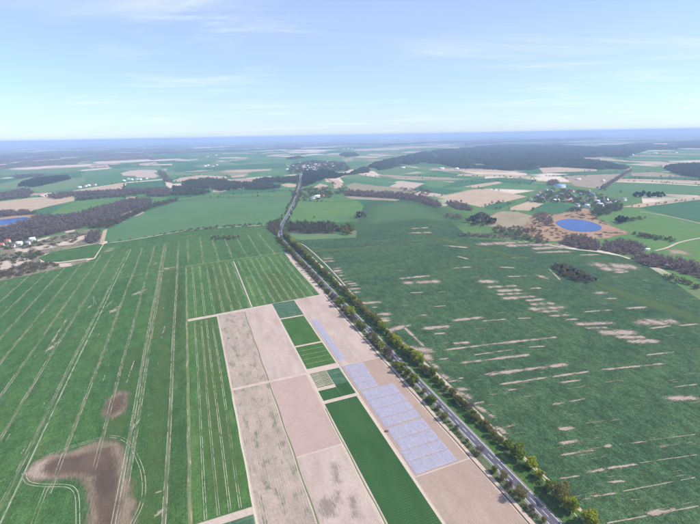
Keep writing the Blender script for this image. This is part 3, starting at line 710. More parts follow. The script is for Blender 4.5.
# dirt track curve branching on the right near the bottom and grass path to the far right
strip('field_track', densify(PX((512, 448), (540, 475), (580, 520)), 8), .5, .1, pale_edge)
strip('field_track', smooth_line(PX((655, 251), (668, 248), (676, 243.5), (690, 240), (702, 238), (730, 234)), 2), 4, ZT + .1, soil_path)
strip('field_track', smooth_line(PX((640, 212), (655, 214), (672, 217), (690, 221), (715, 228)), 2), 4, ZT + .1, track_dirt)
strip('field_track', smooth_line(PX((107, 243), (125, 241), (150, 236.7), (175, 232.3), (200, 228.7), (240, 226.4), (272, 225)), 2), 4, .14, track_dirt)
strip('field_track', smooth_line(PX((299, 243), (306, 246), (330, 268), (354, 296)), 2), 2, .14, track_dirt)

# ================================================================== VEGETATION
bark = plain('bark', (.13, .10, .075))
def tube_geo(p0, p1, r0_, r1_, k=5):
    p0 = np.array(p0, float); p1 = np.array(p1, float); d = p1 - p0; d /= np.linalg.norm(d) + 1e-9
    a = np.cross(d, [0, 0, 1] if abs(d[2]) < .9 else [1, 0, 0]); a /= np.linalg.norm(a); b = np.cross(d, a)
    t = np.arange(k) * 2 * math.pi / k
    ring = np.cos(t)[:, None] * a + np.sin(t)[:, None] * b
    V = np.concatenate([p0 + ring * r0_, p1 + ring * r1_]); i = np.arange(k)
    return V, np.stack([i, (i + 1) % k, (i + 1) % k + k, i + k], 1)
def quads(cent, size, rg, thin=1.0, along=None):
    n = len(cent)
    a = rg.normal(size=(n, 3)) if along is None else along + rg.normal(size=(n, 3)) * .35
    a /= np.linalg.norm(a, axis=1)[:, None]
    b = np.cross(a, rg.normal(size=(n, 3))); b /= np.linalg.norm(b, axis=1)[:, None]
    s = (size * (.6 + .8 * rg.random(n)))[:, None]
    a = a * s; b = b * s * thin
    V = np.stack([cent - a - b, cent + a - b * .6, cent + a * .9 + b, cent - a * .7 + b * .8], 1).reshape(-1, 3)
    return V, np.arange(4 * n).reshape(n, 4)
def crown_geo(seed, h=8.0, r=3.4, n=1100, base=.22, leaf=.30, kind='leaf'):
    """foliage in clumps round the ends of the limbs"""
    rg = np.random.default_rng(seed)
    nc = 20
    cz = h * (base + (1 - base) * (.12 + .80 * rg.random(nc)))
    prof = np.sqrt(np.clip(1 - ((cz / h - (base + .42)) / (.62)) ** 2, .05, 1))
    ang = rg.random(nc) * 2 * math.pi; rad = r * prof * np.sqrt(.15 + .7 * rg.random(nc)) * .85
    C = np.c_[np.cos(ang) * rad, np.sin(ang) * rad, cz]
    C[0] = (0, 0, h * .9)
    cr_ = r * (.26 + .22 * rg.random(nc))
    w = cr_ ** 2; idx = rg.choice(nc, n, p=w / w.sum())
    d = rg.normal(size=(n, 3)); d /= np.linalg.norm(d, axis=1)[:, None]
    rr = (.35 + .65 * rg.random(n) ** .5)[:, None]
    P = C[idx] + d * rr * cr_[idx][:, None] * np.array([1, 1, .85])
    if kind == 'leaf': V, F = quads(P, leaf * np.ones(n), rg, .8)
    else: V, F = quads(P, .55 * np.ones(n), rg, .10 if kind == 'bare' else .22, (P - np.array([0, 0, h * .2])) / np.linalg.norm(P - np.array([0, 0, h * .2]), axis=1)[:, None])
    return V, F, C
def make_tree_proto(seed, kind, h, r):
    n = dict(leaf=1500, olive=1100, bare=1100, pine=1200)[kind]
    V, F, C = crown_geo(seed, h, r, n, kind='leaf' if kind in ('leaf', 'olive', 'pine') else 'bare', leaf=dict(leaf=.36, olive=.27, bare=.3, pine=.3)[kind])
    if kind == 'olive':   # half-open buds: leaves between bare twigs
        V2, F2_, _ = crown_geo(seed + 100, h, r, 500, kind='bare'); F = np.concatenate([F, F2_ + len(V)]); V = np.concatenate([V, V2])
    cm = mesh_np('crown', V, F)
    parts = [tube_geo((0, 0, -.15), (.05, 0, h * .3), .22, .17), tube_geo((.05, 0, h * .3), (.1, .1, h * .62), .17, .09)]
    rg = np.random.default_rng(seed + 5)
    for c in C[:9]:
        z0 = h * (.2 + .3 * rg.random()); parts.append(tube_geo((.05, 0, min(z0, c[2] * .8)), c, .09, .02, 4))
    V, F = merge_geo(parts)
    return cm, mesh_np('trunk', V, F)
MLEAF = dict(
    fresh=leaf_mat('fresh_leaf', (.31, .36, .032), (.42, .44, .045)),
    green=leaf_mat('spring_leaf', (.17, .235, .030), (.27, .31, .036)),
    olive=leaf_mat('budding_leaf', (.20, .20, .055), (.29, .255, .08)),
    bare=leaf_mat('bare_twig', (.155, .12, .10), (.21, .165, .135)),
    dark=leaf_mat('dark_needle', (.022, .042, .022), (.036, .058, .026)),
    blossom=leaf_mat('blossom', (.55, .55, .50), (.70, .68, .64)))
PROTO = {}
for kind, geo, specs in (('fresh', 'leaf', [(8.6, 3.9), (9.2, 4.2), (7.4, 3.6)]), ('green', 'leaf', [(8.2, 3.5), (7.0, 3.2), (9.0, 3.8)]), ('olive', 'olive', [(7.6, 3.4), (6.4, 3.0), (8.4, 3.6)]), ('bare', 'bare', [(7.4, 3.2), (6.2, 3.0), (8.0, 3.4)]), ('dark', 'pine', [(8.5, 3.0), (7.5, 3.0)]), ('blossom', 'leaf', [(4.6, 2.4)])):
    PROTO[kind] = []
    for q, (h, r) in enumerate(specs):
        cm, tm = make_tree_proto(hash(kind) % 1 + q * 17 + len(kind) * 31, geo, h, r)
        cm.materials.append(MLEAF[kind]); tm.materials.append(bark)
        PROTO[kind].append((cm, tm))
def tree(kind, x, y, s, label, group, name='tree', z=.05, cat='tree'):
    cm, tm = random.choice(PROTO[kind])
    e = bpy.data.objects.new(name, None); COL.objects.link(e)
    e.location = (x, y, z); e.rotation_euler = (0, 0, random.uniform(0, 6.28)); e.scale = (s * random.uniform(.9, 1.1), s * random.uniform(.9, 1.1), s * random.uniform(.9, 1.1))
    e.empty_display_size = 1
    tag(e, label, cat, group)
    for nm, me in (('trunk', tm), ('crown', cm)):
        o = bpy.data.objects.new(nm, me); COL.objects.link(o); o.parent = e
    return e
def ordinal(k):
    w = 'first second third fourth fifth sixth seventh eighth ninth tenth eleventh twelfth'.split()
    if k <= 12: return w[k - 1]
    return f"{k}{'th' if 10 <= k % 100 <= 20 else {1: 'st', 2: 'nd', 3: 'rd'}.get(k % 10, 'th')}"
KW = dict(fresh='bright yellow-green leafy', green='fresh green leafy', olive='olive half-budded', bare='leafless brownish', dark='dark evergreen', blossom='white blossoming')
# row right of the road, against the big dark green field
ur, rows = 92.0, []
while ur < 836:
    if ur < 160: kind = random.choices(['fresh', 'green', 'olive'], [8, 2, .5])[0]; sp = random.uniform(7, 10)
    elif ur < 245: kind = random.choices(['green', 'olive', 'bare'], [3, 5, 2])[0]; sp = random.uniform(4.5, 7)
    elif ur < 330: kind = random.choices(['fresh', 'green', 'olive'], [3, 5, 3])[0]; sp = random.uniform(5, 8)
    else: kind = random.choices(['fresh', 'green', 'olive', 'bare'], [3, 4, 4, 1])[0]; sp = random.uniform(5.5, 8.5)
    v = random.uniform(170.5, 174) if ur > 250 else random.uniform(171.5, 174.5)
    s = random.choice([.8, 1.0, 1.15, 1.25]) * random.uniform(.88, 1.12) * (.85 if 160 < ur < 250 else 1.0)
    rows.append((ur, v, kind, s)); ur += sp
# positions read from the photograph for the nearest ones (crown centres)
for k, (u, v, kind, s) in enumerate(rows):
    x, y = W(u, v)
    tree(kind, x, y, s, f'{KW[kind]} roadside tree, {ordinal(k + 1)} from the near end, right of the road', 'trees in the row right of the road', 'roadside_tree')
ur, rows = 96.0, []
while ur < 830:
    kind = random.choices(['green', 'olive', 'bare', 'fresh'], [3, 5, 4, 1.2])[0]
    sp = random.choice([4, 5.5, 7, 9, 13]) * random.uniform(.8, 1.2) if not 165 < ur < 215 else random.uniform(9, 14)
    rows.append((ur, random.uniform(152.2, 154.6), kind, random.choice([.5, .62, .75, .95] if ur < 250 else [.7, .85, 1, 1.1]) * random.uniform(.85, 1.1))); ur += sp
for k, (u, v, kind, s) in enumerate(rows):
    x, y = W(u, v)
    tree(kind, x, y, s, f'{KW[kind]} roadside tree, {ordinal(k + 1)} from the near end, left of the road', 'trees in the row left of the road', 'roadside_tree')
# along the road past the bend
Q = np.array(road_pts); tang = np.gradient(Q, axis=0); tang /= np.linalg.norm(tang, axis=1)[:, None]
seg = [q for q in range(len(Q)) if UV(Q[q])[0] > 850 and UV(Q[q])[0] < 2000]
fine = np.array(densify([tuple(Q[q]) for q in seg], 15))
tf = np.gradient(fine, axis=0); tf /= np.linalg.norm(tf, axis=1)[:, None]
AVN = {-1: 0, 1: 0}
for q in range(len(fine)):
    for side in (-1, 1):
        if random.random() < .78:
            nn = np.array([tf[q][1], -tf[q][0]]) * side * random.uniform(7, 11)
            kind = random.choice(['olive', 'bare', 'bare', 'olive', 'green'])
            AVN[side] += 1
            tree(kind, fine[q][0] + nn[0], fine[q][1] + nn[1], random.uniform(.8, 1.2), f'{KW[kind]} tree, {ordinal(AVN[side])} past the road bend on the {"right" if side > 0 else "left"} side', 'avenue trees past the road bend', 'avenue_tree')
def grove(poly, count, kinds, smin, smax, label, group, name='tree', cat='tree'):
    P = np.array(PX(*poly)); lo, hi = P.min(0), P.max(0); got = []
    tries = 0
    while len(got) < count and tries < 20000:
        tries += 1
        p = lo + rng.random(2) * (hi - lo)
        if inpoly(p[None], P)[0] and all((p[0] - g_[0]) ** 2 + (p[1] - g_[1]) ** 2 > 12 for g_ in got):
            got.append(p)
    got.sort(key=lambda p: p[0] / p[1])
    for k_, p in enumerate(got):
        kind = random.choice(kinds)
        tree(kind, p[0], p[1], random.uniform(smin, smax), f'{KW[kind]} {label}' + (f', {ordinal(k_ + 1)} from the left' if len(got) < 40 else ''), group, name, cat=cat)
grove([(333, 232), (334, 226), (352, 226), (355, 234), (345, 236)], 22, ['olive', 'green', 'olive', 'bare'], 1.0, 1.4, 'tree ending the roadside grove', 'trees at the end of the roadside grove')
grove([(354.5, 216.8), (356, 215), (366, 214.6), (368, 217), (362, 218.6), (356, 218.6)], 14, ['dark', 'bare'], .9, 1.2, 'tree in the small clump beyond the grove', 'trees of the small dark clump')
grove([(614, 223), (618, 219.5), (625, 219), (628, 222), (622, 225)], 16, ['dark'], 1.0, 1.3, 'tree in the clump on the meadow behind the pond', 'evergreens on the meadow')
grove([(552, 268), (556, 265), (566, 266), (580, 272), (596, 281.5), (586, 284), (572, 281), (562, 276)], 95, ['bare', 'bare', 'bare', 'olive', 'dark'], .5, .8, 'bush in the thicket inside the right-hand field', 'bushes of the field thicket', 'bush', 'bush')
grove([(630, 197), (634, 194), (645, 193.5), (664, 195), (664, 198), (640, 198.4)], 34, ['dark'], 1.1, 1.6, 'tree in the row right of the village', 'dark tree row right of the village')
grove([(206, 239), (212, 236.8), (226, 237.2), (238, 236), (240, 238), (225, 240.8), (212, 241.4)], 26, ['olive', 'bare', 'olive'], .5, .75, 'bush in the small scrub patch left of the road', 'bushes of the small scrub patch', 'bush', 'bush')
grove([(465, 224), (472, 219), (479, 214), (488, 218), (496, 224), (488, 227), (474, 227)], 60, ['bare', 'bare', 'bare', 'dark'], 1.0, 1.5, 'tree in the clump at the far edge of the right-hand field', 'trees of the clump at the field edge')
for px_, s in (((666.5, 268.5), 1.3), ((650, 236.5), 1.2), ((644.5, 236), 1.0)):
    x, y = G(*px_); tree('blossom', x, y, s, {666.5: 'white blossoming tree beside the brown wood at the right edge', 650: 'larger white blossoming tree in the hedge right of the pond', 644.5: 'smaller white blossoming tree in the hedge right of the pond'}[px_[0]], 'blossoming trees', 'blossom_tree')

# ------------------------------------------------------------------ woods nobody could count: one mesh each
def wood_templates(seed, twig):
    out = []
    for q in range(5):
        rg = np.random.default_rng(seed + q)
        n = 34
        d = rg.normal(size=(n, 3)); d /= np.linalg.norm(d, axis=1)[:, None]
        P = d * (.45 + .5 * rg.random(n))[:, None] * np.array([.5, .5, .42]) + np.array([0, 0, .56])
        a = rg.normal(size=(n, 3)); a[:, 2] += 1.0 * twig; a /= np.linalg.norm(a, axis=1)[:, None]
        b = np.cross(a, rg.normal(size=(n, 3))); b /= np.linalg.norm(b, axis=1)[:, None]
        s = (.10 + .11 * rg.random(n))[:, None]; w = s * (.45 if twig else .9)
        s = s * (1.5 if twig else 1)
        V = np.stack([P - a * s - b * w, P + a * s - b * w * .5, P + b * w], 1).reshape(-1, 3)
        tv, tf_ = tube_geo((0, 0, 0), (0, 0, .5), .03, .015, 3)
        T = np.concatenate([tf_[:, [0, 1, 2]], tf_[:, [0, 2, 3]]])
        out.append((np.concatenate([V, tv]), np.concatenate([np.arange(3 * n).reshape(n, 3), T + 3 * n])))
    return out
TEMPL = {0: wood_templates(300, 0), 1: wood_templates(400, 1)}
WM = dict(
    bare=leaf_mat('bare_wood', (.155, .115, .105), (.26, .205, .165), tint='attr'),
    scrub=leaf_mat('scrub_wood', (.130, .100, .080), (.165, .150, .075), tint='attr'),
    pine=leaf_mat('pine_wood', (.022, .042, .024), (.075, .095, .045), tint='attr'),
    mixed=leaf_mat('mixed_wood', (.055, .075, .032), (.16, .15, .08), tint='attr'),
    hedge=leaf_mat('hedge_wood', (.075, .095, .035), (.15, .135, .065), tint='attr'))
NTRI = [0]
def lumps(Q_, L, seed):
    rg = np.random.default_rng(seed); f = np.zeros(len(Q_))
    for q in range(9):
        a = rg.random() * 6.28; k = 2 * math.pi / (L * rg.uniform(.6, 1.7)); f += np.sin((Q_[:, 0] * math.cos(a) + Q_[:, 1] * math.sin(a)) * k + rg.random() * 6.28)
    return f / 2.1
def wood(name, poly, mat, spacing, h0, h1, label=None, floor=True, keep=1.0, world=None, wide=1.0, gaps=-9, L=150):
    P = np.array(PX(*poly)) if world is None else np.array(world)
    lo, hi = P.min(0), P.max(0)
    nx, ny = np.maximum(1, ((hi - lo) / spacing).astype(int))
    X, Y = np.meshgrid(np.arange(nx + 1), np.arange(ny + 1))
    pts = lo + np.c_[X.ravel(), Y.ravel()] * spacing + (rng.random((X.size, 2)) - .5) * spacing * 1.1
    pts = pts[inpoly(pts, P)]; pts = pts[rng.random(len(pts)) < keep]
    pts = pts[lumps(pts, L, len(label or '')) > gaps]
    if not len(pts): return
    Vs, Fs, Ts, k = [], [], [], 0
    tm = TEMPL[0 if mat in ('pine',) else 1]
    for p in pts:
        V, F = tm[rng.integers(len(tm))]
        hh = rng.uniform(h0, h1); a = rng.random() * 6.28; c, s = math.cos(a), math.sin(a)
        w = hh * (.55 if mat == 'pine' else .85) * rng.uniform(.8, 1.2) * wide
        w = max(w, spacing * 1.1)
        Q_ = np.c_[(V[:, 0] * c - V[:, 1] * s) * w + p[0], (V[:, 0] * s + V[:, 1] * c) * w + p[1], V[:, 2] * hh]
        Vs.append(Q_); Fs.append(F + k); Ts.append(np.full(len(V), rng.random())); k += len(V)
    F = np.concatenate(Fs); NTRI[0] += len(F)
    me = mesh_np(name, np.concatenate(Vs), F, {'tint': np.concatenate(Ts)})
    o = link(name, me, WM[mat]); tag(o, label, None, None, 'stuff')
    if floor:
        sheet('wood_floor', [tuple(p) for p in P], ZT + .12 + rng.random() * .2, wood_floor)
    return o
wood('leafless_wood', [(-40, 236), (-40, 250), (0, 243), (22, 241), (40, 237.5), (64, 231.5), (86, 227.5), (104, 221.5), (126, 213), (152, 203.5), (150, 199.5), (132, 200.5), (112, 205), (92, 210.5), (78, 215.5), (56, 217.5), (40, 216.5), (30, 221.5), (10, 228.5), (0, 229.5)], 'bare', 9.5, 9, 14, 'purplish leafless wood stretching along the far left')
wood('leafless_wood', [(-20, 216), (0, 212.5), (25, 212), (36, 213), (30, 215), (0, 217)], 'bare', 10, 8, 12, 'leafless trees behind the left lake')
wood('hedgerow', [(86, 228.5), (110, 228), (150, 208.5), (178, 200.5), (177, 199), (150, 205.5), (126, 215), (104, 222.5)], 'hedge', 9, 5, 9, 'green-brown hedgerow between the leafless wood and the field')
wood('copse', [(85, 241.5), (87, 235.5), (93, 232.5), (100, 232), (101, 238), (98, 242), (91, 244)], 'bare', 6.5, 7, 10, 'round brown copse beside the pale sand track')
wood('scrub', [(0, 281), (0, 273), (25, 263), (40, 262.5), (58, 263.5), (58, 267), (30, 274)], 'scrub', 6.5, 3, 6, 'low brown scrub at the left edge of the green field', floor=False, keep=.8)
wood('scrub', [(-10, 258), (20, 252), (40, 251), (44, 254), (36, 260), (14, 264), (-10, 268)], 'hedge', 9, 3, 6, 'scattered bushes on the sandy ground at the left', floor=False, keep=.5)
wood('scrub', [(40, 242), (64, 235), (84, 232), (84, 240), (60, 246), (40, 249), (20, 250), (20, 246)], 'hedge', 11, 2.5, 5, 'bushes between the sandy patches at the left', floor=False, keep=.4)
wood('hedgerow', [(107, 243), (150, 236), (185, 229.5), (225, 225.5), (272, 223), (272, 225.5), (225, 228), (185, 231.5), (150, 237)], 'scrub', 6.5, 2, 4.5, 'thin brown hedgerow along the track across the left fields', floor=False, keep=.42)
wood('grove', [(288, 232), (290, 224), (334, 224), (335, 233.5), (300, 234)], 'mixed', 8, 8, 12, 'half leafless grove beside the road bend')
wood('grove', [(268, 229), (270, 222.5), (279, 221), (280, 230), (276, 236)], 'scrub', 7, 5, 8, 'brown bushes left of the road bend')
wood('hedgerow', [(345, 195.6), (350, 192.4), (365, 192.6), (392, 193.4), (415, 195.8), (432, 200), (443, 206), (438, 208), (420, 202), (400, 198.8), (360, 196.8)], 'bare', 11, 8, 13, 'long purplish tree belt behind the pale green fields')
wood('hedgerow', [(445, 203), (452, 202), (470, 207), (472, 211), (456, 209)], 'bare', 9, 6, 10, 'short leafless belt beside the big tan field')
wood('hedgerow', [(400, 188), (420, 188.5), (440, 195), (430, 196), (404, 192)], 'bare', 17, 5, 9, 'scattered bushes in front of the tan field', floor=False, keep=.6)
wood('hedgerow', [(456, 236), (470, 234), (500, 236.3), (520, 239), (520, 240.4), (490, 238.6), (470, 237.4)], 'bare', 7, 4, 7, 'thin dark hedge along the far edge of the right field', floor=False, keep=.8)
wood('hedgerow', [(440, 216), (455, 215), (466, 218), (462, 220), (448, 219)], 'bare', 9, 4, 8, 'small hedge beside the pale field', floor=False, keep=.6)
wood('scrub', [(495, 227), (520, 227), (540, 233), (548, 241), (545, 245), (520, 241), (505, 236), (492, 232)], 'scrub', 8.5, 3, 7, 'brown scrub left of the pond', floor=False, keep=.8)
wood('scrub', [(530, 218), (540, 213), (552, 216), (553, 224), (548, 228), (538, 222)], 'bare', 8.5, 4, 8, 'leafless thicket on the left shore of the pond', floor=False, keep=.85)
wood('scrub', [(558, 244), (566, 238), (580, 236.5), (594, 240), (600, 247), (597, 251), (580, 249)], 'bare', 7.5, 5, 9, 'dark leafless thicket in front of the pond')
wood('scrub', [(600, 250), (606, 243), (618, 241), (640, 244), (646, 250), (634, 256), (620, 254)], 'bare', 7.5, 5, 10, 'purplish leafless thicket right of the pond')
wood('leafless_wood', [(630, 259), (640, 255.5), (655, 256), (675, 261), (704, 267), (740, 276), (740, 292), (704, 280), (684, 274), (662, 268), (650, 267)], 'bare', 7.5, 7, 12, 'brown leafless wood at the right edge')
wood('hedgerow', [(664, 277), (668, 276), (682, 279), (702, 288), (702, 294), (690, 288), (676, 283)], 'scrub', 7, 4, 7, 'dark bushes along the right edge of the field', floor=False, keep=.8)
wood('hedgerow', [(632, 234), (640, 234.5), (676, 241), (674, 243), (652, 240), (632, 237)], 'mixed', 8, 4, 8, 'narrow hedge running right from the pond', floor=False)
wood('hedgerow', [(590, 212), (606, 207), (622, 205), (622, 210), (606, 216), (594, 216.5)], 'mixed', 9, 7, 11, 'trees between the village and the meadow', floor=False, keep=.9)
wood('hedgerow', [(566, 211), (575, 208.5), (585, 209.5), (580, 212.5), (570, 213)], 'mixed', 9, 6, 10, 'trees at the near edge of the village', floor=False, keep=.8)
for q_, band_ in enumerate(([(524, 232), (534, 219), (546, 215), (553, 219), (552, 224), (557, 229), (562, 238), (545, 240)], [(562, 238), (560, 231), (575, 234), (595, 234.5), (606, 231), (624, 233), (604, 237.5)], [(560, 217), (580, 212), (596, 216), (610, 226), (604, 225), (590, 219.5), (572, 217.4)])):
    wood('reed_bushes', band_, 'scrub', 8, 1.0, 3.2, ['brown reeds and bushes left of the pond', 'brown reeds and bushes on the near bank of the pond', 'brown reeds and bushes on the far bank of the pond'][q_], floor=False, keep=.4)
wood('village_trees', [(530, 203), (536, 197), (550, 190), (570, 189.5), (600, 194), (620, 203), (610, 208), (590, 209), (570, 204), (550, 203)], 'mixed', 17, 5, 10, 'dark trees between the village houses by the pond', floor=False, keep=.55)
wood('copse', [(547, 183.4), (550, 181), (557, 181), (559, 183), (555, 185.6), (549, 185.6)], 'bare', 10, 7, 11, 'small dark copse behind the village')
wood('avenue', [(597, 191), (600, 188), (629, 170.5), (632, 170.5), (606, 188)], 'bare', 10, 7, 10, 'dark line of trees running away from the village')
wood('hedgerow', [(310, 194), (313, 193), (334, 194), (336, 198), (330, 199.4), (318, 199.6)], 'mixed', 15, 6, 10, 'trees round the pale farmstead', floor=False, keep=.6)
wood('hedgerow', [(290, 196), (303, 188), (345, 189), (350, 193), (330, 196), (303, 199)], 'hedge', 16, 6, 10, 'scattered trees along the road beyond the meadow', floor=False, keep=.5)
wood('hedgerow', [(625, 220), (640, 217.5), (646, 218.5), (640, 221), (628, 223)], 'hedge', 8, 4, 7, 'bushes beside the evergreen clump', floor=False, keep=.7)
wood('village_trees', [(0, 249), (0, 242), (20, 241), (36, 242), (34, 248), (16, 250)], 'hedge', 9, 4, 8, 'trees round the red roofs at the far left', floor=False, keep=.6)
wood('village_trees', [(286, 174), (292, 165), (312, 161), (345, 163), (350, 171), (320, 173)], 'mixed', 34, 9, 14, 'trees among the houses of the far town', floor=False, keep=.8)
wood('verge_bushes', None, 'hedge', 3.2, 1.2, 3.0, 'low bushes and undergrowth beneath the right row of trees', floor=False, keep=.62, world=[W(80, 169), W(80, 176.6), W(830, 176.6), W(830, 168)], wide=1.5)
wood('verge_bushes', None, 'scrub', 3.2, .8, 2.6, 'low bushes and undergrowth beneath the left row of trees', floor=False, keep=.55, world=[W(80, 150.2), W(80, 154), W(830, 154), W(830, 150.4)], wide=1.5)

# ------------------------------------------------------------------ far forests: canopies too distant to pick trees from
def canopy(name, poly, mat, res, h, label, gaps=-9, L=160):
    P = np.array(PX(*poly)); lo, hi = P.min(0) - res, P.max(0) + res
    nx, ny = ((hi - lo) / res).astype(int) + 1
    X, Y = np.meshgrid(np.arange(nx + 1), np.arange(ny + 1))
    Q_ = lo + np.c_[X.ravel(), Y.ravel()] * res + (rng.random((X.size, 2)) - .5) * res * .7
    d = sdist(Q_, P) + (rng.random(len(Q_)) - .5) * res * 2.2
    d = np.where(lumps(Q_, L, len(label)) < gaps, -1.0, d)
    z = np.where(d > 0, h * np.clip(.55 + d / (res * 3), 0, 1) * (.55 + .6 * rng.random(len(Q_))), -.5)
    i, j = np.meshgrid(np.arange(nx), np.arange(ny)); i = i.ravel(); j = j.ravel()
    F = np.stack([j * (nx + 1) + i, j * (nx + 1) + i + 1, (j + 1) * (nx + 1) + i + 1, (j + 1) * (nx + 1) + i], 1)
    F = F[(d[F] > 0).any(1)]
    F = np.concatenate([F[:, [0, 1, 2]], F[:, [0, 2, 3]]])
    used = np.unique(F); remap = np.full(len(Q_), -1); remap[used] = np.arange(len(used))
    NTRI[0] += len(F)
    me = mesh_np(name, np.c_[Q_[used], z[used]], remap[F], {'tint': rng.random(len(used))})
    return tag(link(name, me, WM[mat]), label, None, None, 'stuff')
canopy('forest', [(348, 175), (362, 169), (375, 163.5), (400, 157.5), (425, 152), (450, 149.5), (480, 147), (500, 144.8), (560, 145.5), (600, 148), (645, 150.5), (625, 157.5), (600, 156.5), (575, 160), (600, 161.5), (628, 168), (618, 170.6), (590, 168.8), (560, 166.8), (538, 167.8), (530, 171.3), (500, 170), (478, 168.5), (460, 168.5), (440, 163.5), (420, 163), (398, 166.5), (375, 171.5), (355, 174)], 'pine', 11, 17, 'broad dark forest across the right half of the distance', -.4, 230)
wood('forest', [(663, 169), (670, 166.5), (690, 165), (760, 164), (760, 184), (700, 177.6), (682, 176)], 'pine', 9, 13, 20, 'dark forest block at the right edge', gaps=-1.6, L=150, floor=True)
wood('forest', [(172, 186.8), (185, 182.5), (200, 180), (225, 179.2), (229, 182.8), (250, 183), (265, 178.5), (299, 176.5), (299, 183.5), (280, 184), (280, 188.6), (262, 190), (240, 189.4), (215, 192), (200, 195.5), (172, 195.8)], 'mixed', 9.5, 9, 16, 'dark belt of forest left of the road', gaps=-0.55, L=150, floor=False)
wood('forest', [(302, 182.5), (304, 172.5), (330, 171.5), (339, 175), (348, 175), (336, 178.6), (326, 179), (316, 182.4), (304, 188)], 'pine', 9, 11, 18, 'dark wood right of the road before the town', gaps=-1.1, L=120, floor=False)
wood('forest', [(44, 197.8), (60, 194), (76, 193.6), (122, 191.2), (150, 190), (168, 189.6), (172, 195), (165, 197), (136, 196.3), (104, 198.2), (78, 201), (74, 196), (60, 199.6)], 'bare', 9, 9, 15, 'long dark forest belt at the left', gaps=-1.0, L=150, floor=False)
wood('forest', [(-40, 200), (0, 195), (12, 191.5), (25, 189.6), (34, 193), (28, 197.8), (10, 199.4), (-40, 206)], 'bare', 9, 9, 14, 'dark wood at the far left edge', gaps=-0.9, L=150, floor=False)
wood('forest', [(18, 186.6), (24, 183), (35, 179.8), (50, 178), (68, 177), (71, 179.4), (55, 183), (40, 186.4), (26, 188)], 'pine', 9, 11, 17, 'tongue of dark forest in the green fields at the left', gaps=-1.6, L=150, floor=False)
wood('forest', [(10, 177.4), (24, 175.4), (44, 174.8), (40, 176.6), (22, 178.6)], 'bare', 10, 9, 13, 'small far wood at the left', gaps=-1, L=150, floor=False)
wood('forest', [(158, 173), (160, 171), (168, 177), (172, 183), (165, 182)], 'bare', 10, 9, 13, 'narrow wood beside the far fields', gaps=-1, L=150, floor=False)
canopy('forest', [(339, 155), (345, 152.8), (356, 153.6), (358, 156), (348, 157)], 'pine', 14, 15, 'lone dark wood above the town')
canopy('forest', [(60, 165), (0, 169), (-60, 172), (-60, 158), (0, 155), (60, 152), (130, 150.5), (200, 149), (200, 151.5), (140, 155), (160, 159), (120, 163), (100, 163.5)], 'bare', 24, 16, 'wide bluish forest far off at the left', .15, 700)
canopy('forest', [(286, 158.4), (300, 156.6), (302, 157.8), (292, 159.6)], 'pine', 16, 14, 'small dark wood left of the far town')
canopy('forest', [(600, 146.5), (660, 142.5), (760, 138), (760, 147), (700, 148.5), (640, 150)], 'pine', 30, 18, 'far bluish forest at the right', -.1, 700)
canopy('forest', [(380, 144.5), (440, 141.5), (520, 139.2), (600, 137.5), (600, 141), (520, 142.5), (450, 145), (400, 147)], 'pine', 45, 18, 'far bluish forest near the horizon', .3, 1500)
canopy('forest', [(220, 147), (300, 143.2), (360, 142), (350, 145), (300, 148), (240, 150.5)], 'bare', 40, 16, 'far forest in the middle distance', .4, 1200)

# ================================================================== HOUSES
ROOF = dict(red=plain('red_tile', (.36, .12, .085)), coral=plain('coral_roof', (.62, .27, .21)), brown=plain('brown_roof', (.15, .085, .065)), grey=plain('grey_roof', (.24, .24, .26)), blue=plain('blue_sheet_roof', (.20, .34, .66), .5, .3), white=plain('white_sheet_roof', (.72, .73, .76), .6, .2))
WALL = dict(white=plain('white_render', (.74, .72, .69)), cream=plain('cream_render', (.62, .54, .42)), brick=plain('brick_wall', (.33, .17, .13)), grey=plain('grey_render', (.45, .44, .43)))
def house_meshes(L, Wd, hw, hr):
    hx_, hy = L / 2, Wd / 2
    # walls with their gables
    V = [(-hx_, -hy, -.3), (hx_, -hy, -.3), (hx_, hy, -.3), (-hx_, hy, -.3), (-hx_, -hy, hw), (hx_, -hy, hw), (hx_, hy, hw), (-hx_, hy, hw), (-hx_, 0, hw + hr), (hx_, 0, hw + hr)]
    F = [(0, 1, 5), (0, 5, 4), (2, 3, 7), (2, 7, 6), (3, 0, 4), (3, 4, 7), (1, 2, 6), (1, 6, 5), (4, 8, 7), (5, 6, 9)]
    wall = mesh_np('wall', V, F)
    e, t = .5, .22; k = hr / hy
    pr = [(-hy - e, hw - e * k + .08), (0, hw + hr + .08), (hy + e, hw - e * k + .08), (hy + e, hw - e * k + .08 + t), (0, hw + hr + .08 + t), (-hy - e, hw - e * k + .08 + t)]
    V = [(sx_ * (hx_ + e), y, z) for sx_ in (-1, 1) for y, z in pr]
    F = []
    for q in range(6):
        a, b = q, (q + 1) % 6; F += [(a, b, b + 6), (a, b + 6, a + 6)]
    F += [(0, 4, 1), (0, 5, 4), (1, 4, 3), (1, 3, 2), (6, 7, 10), (6, 10, 11), (7, 8, 9), (7, 9, 10)]
    roof = mesh_np('roof', V, F)
    cv = [(x, y, z) for z in (hw + hr * .3, hw + hr + 1.0) for x, y in ((L * .2, .5), (L * .2 + .8, .5), (L * .2 + .8, 1.3), (L * .2, 1.3))]
    ch = mesh_np('chimney', cv, [(0, 1, 5, 4), (1, 2, 6, 5), (2, 3, 7, 6), (3, 0, 4, 7), (4, 5, 6, 7)])
    return wall, roof, ch
HM = {}
